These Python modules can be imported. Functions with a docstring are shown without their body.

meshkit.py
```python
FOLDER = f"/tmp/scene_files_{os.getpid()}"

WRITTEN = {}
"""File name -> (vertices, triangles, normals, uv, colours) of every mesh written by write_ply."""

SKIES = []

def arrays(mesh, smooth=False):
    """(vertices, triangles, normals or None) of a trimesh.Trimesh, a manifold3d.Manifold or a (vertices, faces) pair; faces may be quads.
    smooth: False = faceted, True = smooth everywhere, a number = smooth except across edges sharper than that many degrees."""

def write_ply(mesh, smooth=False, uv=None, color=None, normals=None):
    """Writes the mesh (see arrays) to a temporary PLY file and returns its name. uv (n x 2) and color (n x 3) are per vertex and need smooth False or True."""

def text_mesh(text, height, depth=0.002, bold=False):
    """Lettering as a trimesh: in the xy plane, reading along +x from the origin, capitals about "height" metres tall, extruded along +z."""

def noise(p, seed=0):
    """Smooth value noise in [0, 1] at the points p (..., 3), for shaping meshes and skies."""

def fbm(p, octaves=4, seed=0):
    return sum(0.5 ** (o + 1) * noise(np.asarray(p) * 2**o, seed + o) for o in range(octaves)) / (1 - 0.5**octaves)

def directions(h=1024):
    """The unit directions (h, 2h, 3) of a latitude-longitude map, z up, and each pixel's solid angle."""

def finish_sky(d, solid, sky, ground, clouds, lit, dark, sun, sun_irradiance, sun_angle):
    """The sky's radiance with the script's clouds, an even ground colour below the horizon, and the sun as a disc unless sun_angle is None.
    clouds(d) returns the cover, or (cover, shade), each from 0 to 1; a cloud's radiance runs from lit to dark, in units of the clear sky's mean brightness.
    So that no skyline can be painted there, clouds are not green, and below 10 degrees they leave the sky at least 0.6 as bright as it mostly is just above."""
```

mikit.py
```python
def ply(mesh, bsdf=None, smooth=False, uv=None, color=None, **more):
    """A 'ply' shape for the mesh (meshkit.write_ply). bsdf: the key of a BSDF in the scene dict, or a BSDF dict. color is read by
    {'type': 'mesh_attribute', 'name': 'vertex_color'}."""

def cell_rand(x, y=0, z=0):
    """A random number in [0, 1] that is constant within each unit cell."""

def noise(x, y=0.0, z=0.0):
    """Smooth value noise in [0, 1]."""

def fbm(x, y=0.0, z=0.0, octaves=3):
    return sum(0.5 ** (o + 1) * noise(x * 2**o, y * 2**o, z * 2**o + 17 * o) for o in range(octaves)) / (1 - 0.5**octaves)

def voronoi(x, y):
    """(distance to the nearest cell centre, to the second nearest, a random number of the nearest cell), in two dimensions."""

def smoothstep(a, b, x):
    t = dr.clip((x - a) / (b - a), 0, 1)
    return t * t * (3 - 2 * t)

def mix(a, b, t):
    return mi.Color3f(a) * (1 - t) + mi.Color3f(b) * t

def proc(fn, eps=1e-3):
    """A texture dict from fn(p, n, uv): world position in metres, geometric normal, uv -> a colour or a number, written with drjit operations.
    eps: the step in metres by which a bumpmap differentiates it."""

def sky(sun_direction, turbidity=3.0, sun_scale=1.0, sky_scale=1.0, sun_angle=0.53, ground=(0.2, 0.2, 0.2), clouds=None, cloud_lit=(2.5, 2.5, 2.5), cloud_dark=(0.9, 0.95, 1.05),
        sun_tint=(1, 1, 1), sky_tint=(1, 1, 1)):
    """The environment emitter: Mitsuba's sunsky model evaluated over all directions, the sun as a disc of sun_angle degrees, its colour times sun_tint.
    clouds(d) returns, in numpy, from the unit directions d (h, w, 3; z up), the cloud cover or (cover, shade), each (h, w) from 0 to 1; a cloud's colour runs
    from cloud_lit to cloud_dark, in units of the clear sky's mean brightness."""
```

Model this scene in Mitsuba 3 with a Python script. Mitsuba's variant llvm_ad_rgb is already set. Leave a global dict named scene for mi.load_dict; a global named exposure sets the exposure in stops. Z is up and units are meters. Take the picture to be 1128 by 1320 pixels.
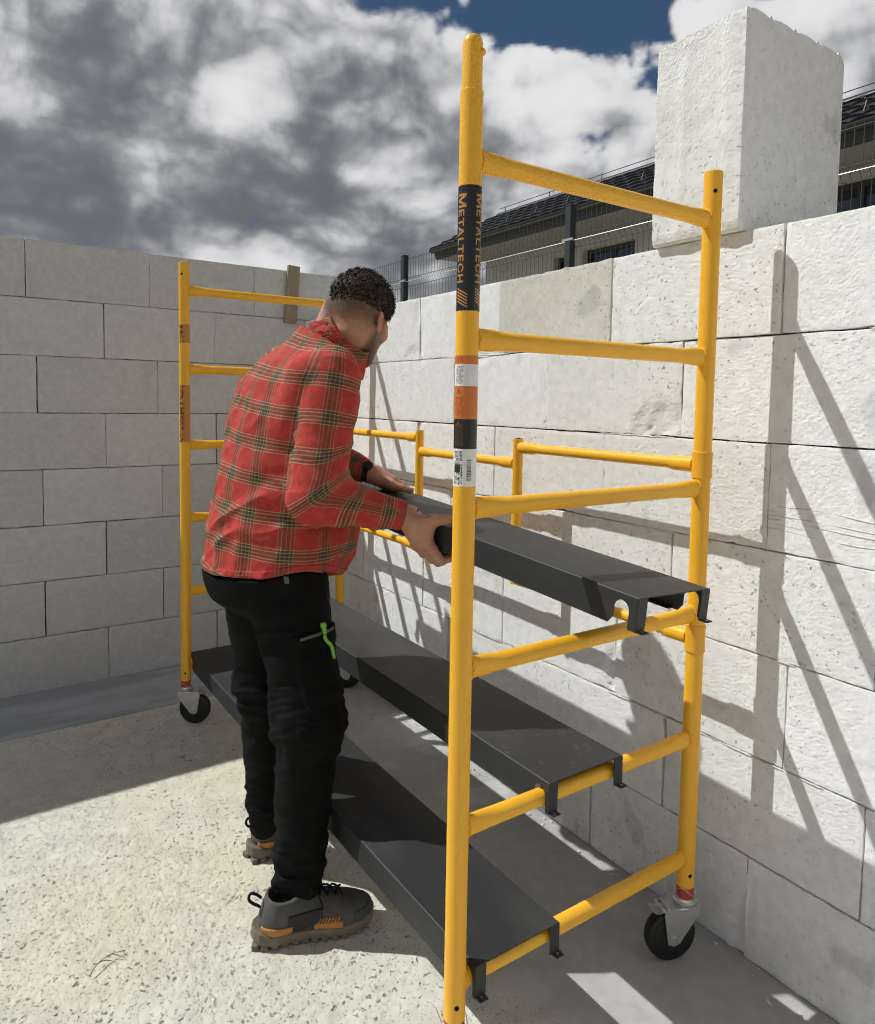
import math, numpy as np, trimesh, manifold3d, shapely.geometry as sg, mitsuba as mi, drjit as dr
import mikit, meshkit
from mikit import proc, noise, fbm, voronoi, smoothstep, mix, cell_rand

scene, labels = {"type": "scene"}, {}
RNG = np.random.default_rng(11)

# ------------------------------------------------------------------ camera, light, exposure
exposure = 1.70
CAM = np.array([-1.5067, -3.4443, 1.2884])
YAW, PITCH, ROLL = 0.5976, 0.0625, -0.0169
HFOV = 63.28
_f = np.array([math.sin(YAW) * math.cos(PITCH), math.cos(YAW) * math.cos(PITCH), -math.sin(PITCH)])
_r = np.array([math.cos(YAW), -math.sin(YAW), 0.0])
_d = np.cross(_f, _r)
_up = -(-_r * math.sin(ROLL) + _d * math.cos(ROLL))
scene["camera"] = {
    "type": "perspective", "fov": HFOV, "fov_axis": "x", "near_clip": 0.05, "far_clip": 400.0,
    "principal_point_offset_x": 0.0, "principal_point_offset_y": 0.0647,
    "to_world": mi.ScalarTransform4f().look_at(origin=CAM.tolist(), target=(CAM + _f).tolist(), up=_up.tolist()),
}
SUN = np.array([-0.585, 0.53, 1.0])


def cloud_cover(d):
    # broken cumulus, lit from the sun's side and from above
    def billow(q, o, seed):
        return sum(0.5 ** (k + 1) * np.abs(2 * meshkit.noise(q * 2.0 ** k + 3.7 * k, seed + k) - 1) for k in range(o)) / (1 - 0.5 ** o)

    def field(q):
        w = np.stack([meshkit.fbm(q * 2.2 + 3.1, 4, 3), meshkit.fbm(q * 2.2 + 8.7, 4, 4), meshkit.fbm(q * 2.2 + 1.9, 4, 5)], -1) - 0.5
        q = q + 0.28 * w
        big = meshkit.fbm(q * 1.15 + 2.3, 2, 21)
        a = meshkit.fbm(q * 3.1 + 7.7, 7, 8)
        b = billow(q * 4.6 + 3.3, 6, 77)
        return 0.44 * big + 0.30 * a + 0.26 * (b + 0.08), big

    S = SUN / np.linalg.norm(SUN)
    p = d * np.array([1.0, 1.0, 1.12]) * 1.55 + np.array([227.0, 136.2, 68.1])
    L = S * np.array([1.0, 1.0, 1.12]) - d * (d @ S)[..., None]
    L = L / (np.linalg.norm(L, axis=-1, keepdims=True) + 1e-6)
    dens, big = field(p)
    ahead = 0.6 * field(p + 0.035 * L)[0] + 0.4 * field(p + 0.10 * L)[0]
    cover = np.clip((dens - 0.392 - 0.16 * np.clip(d[..., 2] - 0.42, 0, 1)) / 0.028, 0, 1)  # cover thinned overhead, beyond the view, to lower the fill light
    cover = cover * cover * (3 - 2 * cover)
    w2 = np.stack([meshkit.fbm(p * 5.0 + 1.1, 3, 13), meshkit.fbm(p * 5.0 + 5.7, 3, 14), meshkit.fbm(p * 5.0 + 9.9, 3, 15)], -1) - 0.5
    puff = billow(p * 5.5 + 0.9 * w2, 6, 41)
    shade = 0.20 + (ahead - dens) * 6.0 + np.clip((big - 0.50) / 0.16, -0.3, 1) * 0.50 + (0.40 - puff) * 1.9
    shade = 0.5 + 0.5 * np.tanh((shade - 0.5) * 1.8)
    shade = 0.5 * shade + 0.5 * shade * shade * (3 - 2 * shade)
    return cover, 1 - (1 - shade) ** 1.25


scene["sky"] = mikit.sky(SUN / np.linalg.norm(SUN), turbidity=2.6, clouds=cloud_cover, cloud_lit=(7.6, 7.6, 7.65), cloud_dark=(1.26, 1.36, 1.54),
                         ground=(0.26, 0.25, 0.23), sky_scale=0.25, sun_tint=(0.795, 0.985, 1.25), sky_tint=(1.28, 1.40, 1.48))


# ------------------------------------------------------------------ materials
def add(key, d):
    scene[key] = d
    return key


def two(d):
    return {"type": "twosided", "bsdf": d}


def bump(tex, scale, d):
    return two({"type": "bumpmap", "arbitrary": tex, "scale": scale, "bsdf": d})


def C(*v):
    return mi.Color3f(*v)


def rough(color, r, spec=0.3):
    return {"type": "principled", "base_color": color if isinstance(color, dict) else {"type": "rgb", "value": list(color)}, "roughness": r if isinstance(r, dict) else float(r), "specular": spec}


def pores(a, b, n):
    """depth 0..1 of small air pores over a plane: rare big ones and many small ones"""
    wa, wb = noise(a * 210, b * 210, 1.0) - 0.5, noise(a * 210 + 50, b * 210, 4.0) - 0.5
    a, b = a + 0.0065 * wa, b + 0.0065 * wb
    f1, _, w1 = voronoi(a * n, b * n)
    f2, _, w2 = voronoi(a * n * 2.6 + 7.3, b * n * 2.6 + 1.9)
    patch = smoothstep(0.35, 0.65, noise(a * 4.0, b * 4.0, 5.0))
    big = smoothstep(0.105, 0.056, f1 / (0.18 + 1.0 * w1 * w1)) * smoothstep(0.70, 0.74, cell_rand(w1 * 991.0)) * (0.35 + 0.65 * patch)
    small = smoothstep(0.24, 0.13, f2 / (0.25 + 0.9 * w2)) * smoothstep(0.55, 0.6, cell_rand(w2 * 733.0)) * (0.4 + 0.6 * patch)
    return big, small


def plane_ab(p, n):
    up = dr.abs(n.z) > 0.7
    return dr.select(up, p.x, p.x + p.y), dr.select(up, p.y, p.z)


def aac(base, dirt, seed, porous):
    def col(p, n, uv):
        a, b = plane_ab(p, n)
        big, small = pores(a + seed, b + seed * 3.1, 26.0)
        m = fbm(a * 3.1 + seed, b * 4.0, seed, 4)
        fine = fbm(a * 60.0, b * 60.0, seed, 3)
        c = mix(base, dirt, smoothstep(0.42, 0.78, m) * 0.6)
        c = c * (0.90 + 0.2 * fine)
        st = smoothstep(0.70, 0.80, fbm(a * 9.0 + 31.0 + seed, b * 7.0, 4.0, 4))
        c = c * (1 - 0.20 * st * porous)
        return c * (1 - 0.48 * big * porous) * (1 - 0.36 * small * porous)
    return col


def aac_h(seed, porous):
    def h(p, n, uv):
        a, b = plane_ab(p, n)
        big, small = pores(a + seed, b + seed * 3.1, 26.0)
        g = fbm(a * 190.0, b * 190.0, 3.0, 3)
        w = fbm(a * 14.0 + seed, b * 22.0, 8.0, 3)
        return 1.7 * g + 0.32 * w - porous * (2.6 * big + 1.2 * small)
    return h


VAR = []
for i, (b, d, s, po) in enumerate([((.75, .745, .73), (.71, .70, .68), 1.0, 1.0), ((.775, .77, .755), (.74, .73, .71), 2.0, .9), ((.73, .72, .695), (.67, .655, .62), 3.0, 1.0),
                                   ((.79, .785, .775), (.75, .74, .72), 4.0, .8), ((.60, .58, .51), (.66, .64, .59), 5.0, 1.0)]):
    VAR.append(add(f"aerated_concrete_{i}", bump(proc(aac_h(s, po), 6e-4), 0.0012, rough(proc(aac(b, d, s, po)), 0.92, 0.15))))
VAR_SHADE_TONED = []  # back wall blocks: base colour darkened so it carries part of the shade
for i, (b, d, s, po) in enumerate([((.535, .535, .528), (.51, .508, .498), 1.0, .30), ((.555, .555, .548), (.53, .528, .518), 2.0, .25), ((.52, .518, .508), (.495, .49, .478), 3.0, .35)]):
    VAR_SHADE_TONED.append(add(f"smooth_aerated_concrete_shade_toned_{i}", bump(proc(aac_h(s, po), 6e-4), 0.00018, rough(proc(aac(b, d, s, po)), 0.92, 0.15))))
add("mortar", two(rough((.16, .15, .14), 0.95, 0.1)))


def floor_pits(x, y):
    wx, wy = fbm(x * 110, y * 110, 0.0, 2), fbm(x * 110 + 40, y * 110, 7.0, 2)
    f1, _, w1 = voronoi(x * 66.0 + 0.95 * wx, y * 66.0 + 0.95 * wy)
    f2, _, w2 = voronoi(x * 135.0 + 3.0 + 0.9 * wy, y * 135.0 + 8.0 + 0.9 * wx)
    pit = smoothstep(0.30, 0.12, f1 / (0.20 + 1.0 * w1 * w1)) * smoothstep(0.38, 0.48, cell_rand(w1 * 551.0))
    pit2 = smoothstep(0.32, 0.12, f2 / (0.25 + 0.9 * w2)) * smoothstep(0.36, 0.46, cell_rand(w2 * 331.0))
    return pit, pit2


def floor_col(p, n, uv):
    x, y = p.x, p.y
    smooth_zone = smoothstep(-0.62, -0.42, x + 0.13 * (fbm(y * 2.3, x * 2.0, 1.0, 4) - 0.5) * 2)
    pitn = fbm(x * 5.0, y * 5.0, 2.0, 3)
    pit, pit2 = floor_pits(x, y)
    pit = pit * smoothstep(0.25, 0.55, pitn)
    tan = smoothstep(0.45, 0.75, fbm(x * 1.9 + 3.0, y * 1.9, 5.0, 4))
    c = mix((.60, .575, .495), (.605, .555, .445), tan)
    c = c * (0.86 + 0.28 * fbm(x * 24, y * 24, 9.0, 4))
    c = c * (1 - 0.55 * pit) * (1 - 0.45 * pit2)
    s = mix((.42, .41, .39), (.35, .34, .325), fbm(x * 4.0, y * 4.0, 3.0, 4)) * (0.9 + 0.2 * fbm(x * 40, y * 40, 3.0, 3))
    lime = smoothstep(0.62, 0.75, fbm(x * 6.0 + 9.0, y * 6.0, 6.0, 4))
    s = mix(s, (.55, .54, .52), 0.45 * lime)
    return mix(c, s, smooth_zone)


def floor_h(p, n, uv):
    x, y = p.x, p.y
    sm = smoothstep(-0.62, -0.42, x)
    pit, pit2 = floor_pits(x, y)
    return (1 - 0.85 * sm) * (1.7 * fbm(x * 75, y * 75, 1.0, 4) - 1.5 * pit - 0.6 * pit2) + 0.6 * fbm(x * 12, y * 12, 2.0, 3)


add("rough_screed", bump(proc(floor_h, 8e-4), 0.0025, rough(proc(floor_col), 0.9, 0.2)))
add("felt", bump(proc(lambda p, n, uv: fbm(p.x * 9, p.y * 26, 0.0, 4) + 0.3 * fbm(p.x * 160, p.y * 160, 0.0, 2), 1e-3), 0.0016,
                 rough(proc(lambda p, n, uv: mix((.30, .315, .33), (.40, .41, .42), smoothstep(.4, .7, fbm(p.x * 3, p.y * 12, 4.0, 5)))), 0.8, 0.3)))
add("earth", two(rough((.24, .2, .14), 0.95, 0.1)))


def yellow(p, n, uv):
    g = fbm(p.x * 30, p.y * 30, p.z * 30, 3)
    d = smoothstep(0.74, 0.84, fbm(p.x * 75, p.y * 75, p.z * 30, 4))
    return mix(mix((.79, .395, .018), (.83, .425, .024), g), (.50, .25, .05), 0.3 * d)


add("yellow_paint", two({"type": "principled", "base_color": proc(yellow), "roughness": 0.38, "specular": 0.5}))
add("yellow_sleeve", two({"type": "principled", "base_color": {"type": "rgb", "value": [.75, .37, .020]}, "roughness": 0.4, "specular": 0.5}))


def deck_col(p, n, uv):
    g = fbm(p.x * 40, p.y * 12, p.z * 40, 4)
    dust = smoothstep(.45, .75, fbm(p.x * 7 + 3, p.y * 3.5, p.z * 7, 5)) * dr.maximum(n.z, 0.15)
    spot = smoothstep(.73, .78, fbm(p.x * 46, p.y * 46, p.z * 46, 3)) * smoothstep(.5, .65, fbm(p.x * 5, p.y * 5, 3.0, 2))
    c = mix(mix((.018, .0185, .020), (.026, .0265, .028), g), (.11, .107, .10), 0.20 * dust + 0.16 * spot)
    return c


add("black_powder_coat", bump(proc(lambda p, n, uv: fbm(p.x * 420, p.y * 420, p.z * 420, 2), 4e-4), 0.00012,
                              {"type": "principled", "base_color": proc(deck_col), "roughness": 0.52, "specular": 0.45}))
add("black_hole", two(rough((.006, .006, .006), 0.9, 0.1)))
add("zinc", two({"type": "principled", "base_color": {"type": "rgb", "value": [.62, .62, .61]}, "roughness": 0.38, "metallic": 0.85}))
add("rubber", two({"type": "principled", "base_color": {"type": "rgb", "value": [.012, .012, .013]}, "roughness": 0.5, "specular": 0.4}))
add("red_tape", two({"type": "principled", "base_color": {"type": "rgb", "value": [.40, .045, .02]}, "roughness": 0.4}))


# ------------------------------------------------------------------ helpers
def put(key, mesh, bsdf, smooth=False, **kw):
    while key in scene:
        head, _, num = key.rpartition("_")
        if num.isdigit() and len(num) == 3:
            key = f"{head}_{int(num) + 1:03d}"
        else:
            key = key + "_001"
    scene[key] = mikit.ply(mesh, bsdf, smooth, **kw)
    return key


def tag(key, label, category=None, group=None, kind=None):
    e = {"label": label}
    if category: e["category"] = category
    if group: e["group"] = group
    if kind: e["kind"] = kind
    labels[key] = e


def cat(ms):
    return trimesh.util.concatenate(ms)


def box(x0, x1, y0, y1, z0, z1):
    m = trimesh.creation.box((x1 - x0, y1 - y0, z1 - z0))
    m.apply_translation(((x0 + x1) / 2, (y0 + y1) / 2, (z0 + z1) / 2))
    return m


def bevel_box(x0, x1, y0, y1, z0, z1, r):
    P = [[a, b, c] for a in (x0, x1) for b in (y0, y1) for c in (z0, z1)]
    P = np.array(P)
    c = P.mean(0)
    s = np.sign(P - c)
    q = np.vstack([P - s * np.array([0, r, r]), P - s * np.array([r, 0, r]), P - s * np.array([r, r, 0])])
    return trimesh.convex.convex_hull(q)


def frame_of(t, hint=(0, 0, 1)):
    t = np.asarray(t, float) / np.linalg.norm(t)
    h = np.asarray(hint, float)
    if abs(t @ h) > 0.95: h = np.array([1.0, 0.1, 0])
    a = np.cross(t, h); a /= np.linalg.norm(a)
    b = np.cross(a, t)
    return a, b, t


def loft(rings, cap=True):
    """rings: list of (n,3) arrays"""
    n = len(rings[0])
    v = np.vstack(rings)
    f = []
    for k in range(len(rings) - 1):
        i = np.arange(n); j = (i + 1) % n
        a, b, c, d = k * n + i, k * n + j, (k + 1) * n + j, (k + 1) * n + i
        f += [np.stack([a, b, c], 1), np.stack([a, c, d], 1)]
    if cap:
        v = np.vstack([v, rings[0].mean(0), rings[-1].mean(0)])
        c0, c1, o = len(v) - 2, len(v) - 1, (len(rings) - 1) * n
        i = np.arange(n); j = (i + 1) % n
        f += [np.stack([np.full(n, c0), j, i], 1), np.stack([np.full(n, c1), o + i, o + j], 1)]
    return trimesh.Trimesh(v, np.vstack(f), process=False)


def ring(c, a, b, ra, rb, n=20):
    t = np.arange(n) * 2 * np.pi / n
    return np.asarray(c) + ra * np.cos(t)[:, None] * a + rb * np.sin(t)[:, None] * b


def tube(p0, p1, stations, n=20, hint=(0, 0, 1)):
    """stations: (distance fraction, half width, half height along hint)"""
    p0, p1 = np.asarray(p0, float), np.asarray(p1, float)
    a, b, t = frame_of(p1 - p0, hint)
    return loft([ring(p0 + (p1 - p0) * s, a, b, w, h, n) for s, w, h in stations])


def cyl(p0, p1, r, n=20, edge=0.0):
    if edge:
        L = np.linalg.norm(np.asarray(p1, float) - p0); e = edge / L
        return tube(p0, p1, [(0, r - edge, r - edge), (e, r, r), (1 - e, r, r), (1, r - edge, r - edge)], n)
    return tube(p0, p1, [(0, r, r), (1, r, r)], n)


def polytube(P, r, n=8):
    P = np.asarray(P, float)
    r = np.broadcast_to(r, (len(P),))
    T = np.gradient(P, axis=0)
    a = None; R = []
    for k in range(len(P)):
        t = T[k] / (np.linalg.norm(T[k]) + 1e-12)
        if a is None: a, b, _ = frame_of(t)
        else:
            a = a - t * (a @ t); a /= np.linalg.norm(a); b = np.cross(t, a)
        R.append(ring(P[k], a, b, r[k], r[k], n))
    return loft(R)


def smooth_curve(P, k=6):
    from scipy.interpolate import CubicSpline
    P = np.asarray(P, float)
    s = np.r_[0, np.cumsum(np.linalg.norm(np.diff(P, axis=0), axis=1))]
    return CubicSpline(s, P)(np.linspace(0, s[-1], (len(P) - 1) * k + 1))


# ------------------------------------------------------------------ floor and ground
H = 0.242
A_ = lambda *v: np.array(v, float)
ground = trimesh.creation.box((260, 260, 0.2)); ground.apply_translation((0, 0, -0.32))
put("ground", ground, "earth"); tag("ground", "bare brown earth around the building site", kind="structure")
put("concrete_floor", box(-6.2, 0.42, -7.5, 0.42, -0.2, 0.0), "rough_screed"); tag("concrete_floor", "rough pitted cream concrete slab with smoother grey strip by the wall", kind="structure")

# damp proof felt strip under the back wall: a thin slightly wavy sheet
gx, gy = np.meshgrid(np.linspace(-4.6, -0.02, 90), np.linspace(-0.43, -0.002, 9), indexing="ij")
gz = 0.004 + 0.004 * meshkit.fbm(np.stack([gx * 3, gy * 9, 0 * gx], -1), 3, 5)
gz[:, 0] = 0.003
gy[:, 0] += 0.006 * (meshkit.fbm(np.stack([gx[:, 0] * 6, 0 * gx[:, 0], 0 * gx[:, 0]], -1), 3, 2) - .5)
idx = np.arange(90 * 9).reshape(90, 9)
F = np.stack([idx[:-1, :-1], idx[1:, :-1], idx[1:, 1:], idx[:-1, 1:]], -1).reshape(-1, 4)
top = np.stack([gx, gy, gz], -1).reshape(-1, 3)
bot = top.copy(); bot[:, 2] = -0.01
edge = np.array([[idx[i, 0] + 810, idx[i + 1, 0] + 810, idx[i + 1, 0], idx[i, 0]] for i in range(89)])
put("damp_proof_felt", (np.vstack([top, bot]), np.vstack([F, edge])), "felt", 40)
tag("damp_proof_felt", "blue grey felt strip lying on the floor along the foot of the left wall", "felt strip")


# ------------------------------------------------------------------ walls of aerated concrete blocks
def block_mesh(L, h, D, seed, chips=(), nx=26, ny=13, wob=0.0016, warp=0.002):
    """local: x along the wall 0..L, y up 0..h, z out of the wall (front face near 0, back at -D)"""
    u = np.r_[0, 0.004 / L, np.linspace(0.03, 0.97, nx - 3), 1 - 0.004 / L, 1]
    v = np.r_[0, 0.004 / h, np.linspace(0.06, 0.94, ny - 3), 1 - 0.004 / h, 1]
    U, V = np.meshgrid(u * L, v * h, indexing="ij")
    n0, n1 = U.shape
    nz = lambda a, b, s, o=4: meshkit.fbm(np.stack([a, b, np.full(np.shape(a), seed * 1.37)], -1), o, s) - 0.5
    Z = warp * nz(U * 5, V * 7, 1, 3) * 2
    edge_d = np.minimum(np.minimum(U, L - U), np.minimum(V, h - V))
    Z -= 0.0012 * np.clip(1 - edge_d / 0.003, 0, 1)
    w = wob * 2 * np.exp(-edge_d / 0.008)
    X = U + w * nz(U * 3 + 9, V * 40, 2) * (1 + 2.2 * (nz(U * 30, V * 55, 7) > 0.16))
    Y = V + w * nz(U * 40, V * 3 + 5, 3) * (1 + 2.2 * (nz(U * 55, V * 30, 6) > 0.16))
    for cx, cy, rx, ry, depth in chips:  # broken spots
        k = ((U - cx * L) / rx) ** 2 + ((V - cy * h) / ry) ** 2
        k = k * (1 + 1.1 * nz(U * 26, V * 26, 9))
        Z -= depth * np.clip(1.25 - k, 0, 0.9) * (0.8 + 1.0 * nz(U * 60, V * 60, 12))
    front = np.stack([X, Y, Z], -1).reshape(-1, 3)
    id_ = np.arange(n0 * n1).reshape(n0, n1)
    f = np.stack([id_[:-1, :-1], id_[1:, :-1], id_[1:, 1:], id_[:-1, 1:]], -1).reshape(-1, 4)
    rim = np.r_[id_[:, 0], id_[-1, 1:], id_[-2::-1, -1], id_[0, -2:0:-1]]
    m = len(rim)
    back = front[rim].copy(); back[:, 2] = -D
    j = (np.arange(m) + 1) % m
    o = len(front)
    side = np.stack([rim, o + np.arange(m), o + j, rim[j]], 1)
    ctr = np.array([[L / 2, h / 2, -D]])
    tri = np.stack([np.full(m, o + m), o + j, o + np.arange(m)], 1)
    fv = np.vstack([front, back, ctr])
    faces = np.vstack([f[:, [0, 1, 2]], f[:, [0, 2, 3]], side[:, [0, 1, 2]], side[:, [0, 2, 3]], tri])
    return trimesh.Trimesh(fv, faces, process=False)


def lay(wall, origin, along, out, length, row_phase, courses, z0, variants, chips={}, tone={}, gap=0.0022, pitch=0.49, depth=0.42, extra_top=0.0, wob=0.0016, warp=0.002, hh=H):
    along, out = np.array(along, float), np.array(out, float)
    R = np.stack([along, [0, 0, 1], out], 1)
    for r in range(courses):
        top = (r == courses - 1)
        end = length
        start = -extra_top
        js = [start] + [s for s in np.arange(row_phase[r] % pitch - pitch, end, pitch) if s > start + 0.03 and s < end - 0.03] + [end]
        for k in range(len(js) - 1):
            L = js[k + 1] - js[k] - gap * (0.4 + 1.9 * np.random.default_rng(91 * r + 7 * k + len(wall)).random() ** 2)
            s = 1000 * r + k + (7 if wall.endswith("1") else 0)
            rg = np.random.default_rng(s)
            m = block_mesh(L, hh - gap, depth, s, chips.get((r, k), ()), wob=wob, warp=warp, **({"nx": 46, "ny": 24} if (r, k) in chips else {}))
            base = np.array(origin) + along * (js[k] + gap / 2) + np.array([0, 0, z0 + r * hh + gap / 2]) + out * (rg.normal() * 0.0011)
            V = m.vertices @ R.T + base
            tilt = rg.normal() * 0.0008
            V[:, 2] += tilt * ((V - base) @ along)
            m = trimesh.Trimesh(V, m.faces, process=False)
            if np.linalg.det(R) < 0: m.invert()
            key = put(f"{wall}__block", m, variants[tone.get((r, k), int(rg.integers(0, 3 if len(variants) == 3 else 4)))], 35)
    # mortar core seen only in the depth of the joints
    a = np.array(origin) - out * 0.030; b = np.array(origin) + along * length - out * 0.4
    lo, hi = np.minimum(a, b), np.maximum(a, b)
    put(f"{wall}__mortar", box(lo[0], hi[0], lo[1], hi[1], z0 + 0.002, z0 + courses * hh - 0.03), "mortar")


# back wall: runs along -x from the corner, faces -y
ph = lambda x: -x
lay("block_wall", (0, 0, 0), (-1, 0, 0), (0, -1, 0), 4.6, [ph(-.949), ph(-.71), ph(-.955), ph(-.71), ph(-.95), ph(-.727), ph(-.954), ph(-.761)], 8, 0.0, VAR_SHADE_TONED, extra_top=0.42, wob=0.0018, warp=0.0008, gap=0.0034,
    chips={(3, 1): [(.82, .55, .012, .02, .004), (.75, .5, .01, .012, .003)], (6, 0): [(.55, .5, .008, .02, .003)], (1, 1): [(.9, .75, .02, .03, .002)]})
tag("block_wall", "grey shaded left wall of large smooth blocks with a board hung over its top", "wall")
# right wall: runs along -y from the corner, faces -x
HR = 0.2415
lay("block_wall_001", (0, 0, 0), (0, -1, 0), (-1, 0, 0), 4.9, [2.543, 2.791, 2.615, 2.793, 2.553, 2.312, 2.564], 7, 0.0, VAR, hh=HR, wob=0.0024, warp=0.0016, gap=0.0038,
    tone={(6, 4): 4, (6, 3): 3, (6, 5): 1, (6, 6): 3, (5, 4): 2, (5, 3): 3, (5, 5): 1, (4, 5): 2},
    chips={(5, 4): [(.93, .06, .10, .07, .012), (.8, .03, .06, .02, .006), (.45, .98, .14, .012, .005)], (5, 3): [(.22, .96, .09, .02, .006), (.98, .5, .01, .06, .004)], (6, 2): [(.9, .1, .05, .03, .007), (.97, .75, .015, .06, .006)],
           (4, 3): [(.02, .85, .02, .05, .012), (.1, .04, .1, .012, .006)], (6, 3): [(.75, .02, .1, .012, .006), (.02, .3, .012, .08, .006)], (2, 4): [(.98, .25, .02, .08, .012)], (2, 5): [(.03, .8, .02, .05, .008)], (3, 5): [(.05, .04, .05, .02, .006)],
           (1, 5): [(.02, .7, .02, .05, .008)], (0, 5): [(.97, .3, .025, .08, .012)], (0, 6): [(.02, .5, .01, .08, .006)], (5, 2): [(.5, .97, .05, .02, .004)], (4, 5): [(.97, .05, .05, .02, .006)]})
tag("block_wall_001", "sunlit right wall of pale pitted blocks carrying an upright block on its top", "wall")

# adhesive pressed out of the joints, and comb marks of dried adhesive
def beads(wall, along_pts, n, seed, rmin, rmax, out):
    rg = np.random.default_rng(seed); ms = []
    for _ in range(n):
        p0, d, L = along_pts(rg)
        k = max(int(L / .006), 4)
        t = np.linspace(0, 1, k)
        P = p0 + np.outer(t * L, d)
        P[:, 2] += .0030 * (meshkit.fbm(np.stack([t * L * 60, 0 * t + seed, 0 * t + _], 1), 3, 2) - .5)
        r = np.maximum(rmin + (rmax - rmin) * meshkit.fbm(np.stack([t * L * 90, 0 * t + 5, 0 * t + _ * 3.1], 1), 3, 4) * 1.3 - .0008, .0004) * np.sin(np.pi * np.clip(t, .03, .97)) ** .4
        ms.append(polytube(P, r, 5))
    put(f"{wall}__squeezed_adhesive", cat(ms), "adhesive", 60)
    labels[f"{wall}__squeezed_adhesive"] = {"kind": "stuff"}


add("adhesive", two(rough(proc(lambda p, n, uv: mix((.50, .485, .45), (.68, .665, .63), fbm(p.x * 60, p.y * 60, p.z * 60, 3))), .95, .1)))
beads("block_wall_001", lambda rg: (A_(-.0006, -rg.uniform(.3, 3.4), HR * rg.integers(1, 7) - .001), A_(0, -1, 0), rg.uniform(.03, .26)), 34, 3, .0012, .0042, -1)
beads("block_wall", lambda rg: (A_(-rg.uniform(.1, 2.2), -.0006, H * rg.integers(1, 8) - .001), A_(-1, 0, 0), rg.uniform(.02, .14)), 16, 4, .0008, .0026, -1)
ms = []
for k in range(6):
    y = np.linspace(-2.545, -3.05, 70)
    z = 1.012 + k * .0105 - .10 * (y + 2.545) ** 2 * 0.6 + .0035 * np.sin(y * 19 + k * .35) + .004 * meshkit.fbm(np.stack([y * 12, 0 * y + k, 0 * y], 1), 3, 3)
    r = .0017 * np.clip(meshkit.fbm(np.stack([y * 16, 0 * y + k * 2.7, 0 * y + 4], 1), 3, 8) * 2.6 - .72, .02, 1)
    ms.append(polytube(np.stack([0 * y - .0004 + .0012 * (r < .0004), y, z], 1), r, 5))
put("block_wall_001__comb_mark", cat(ms), "adhesive", 60)

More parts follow.
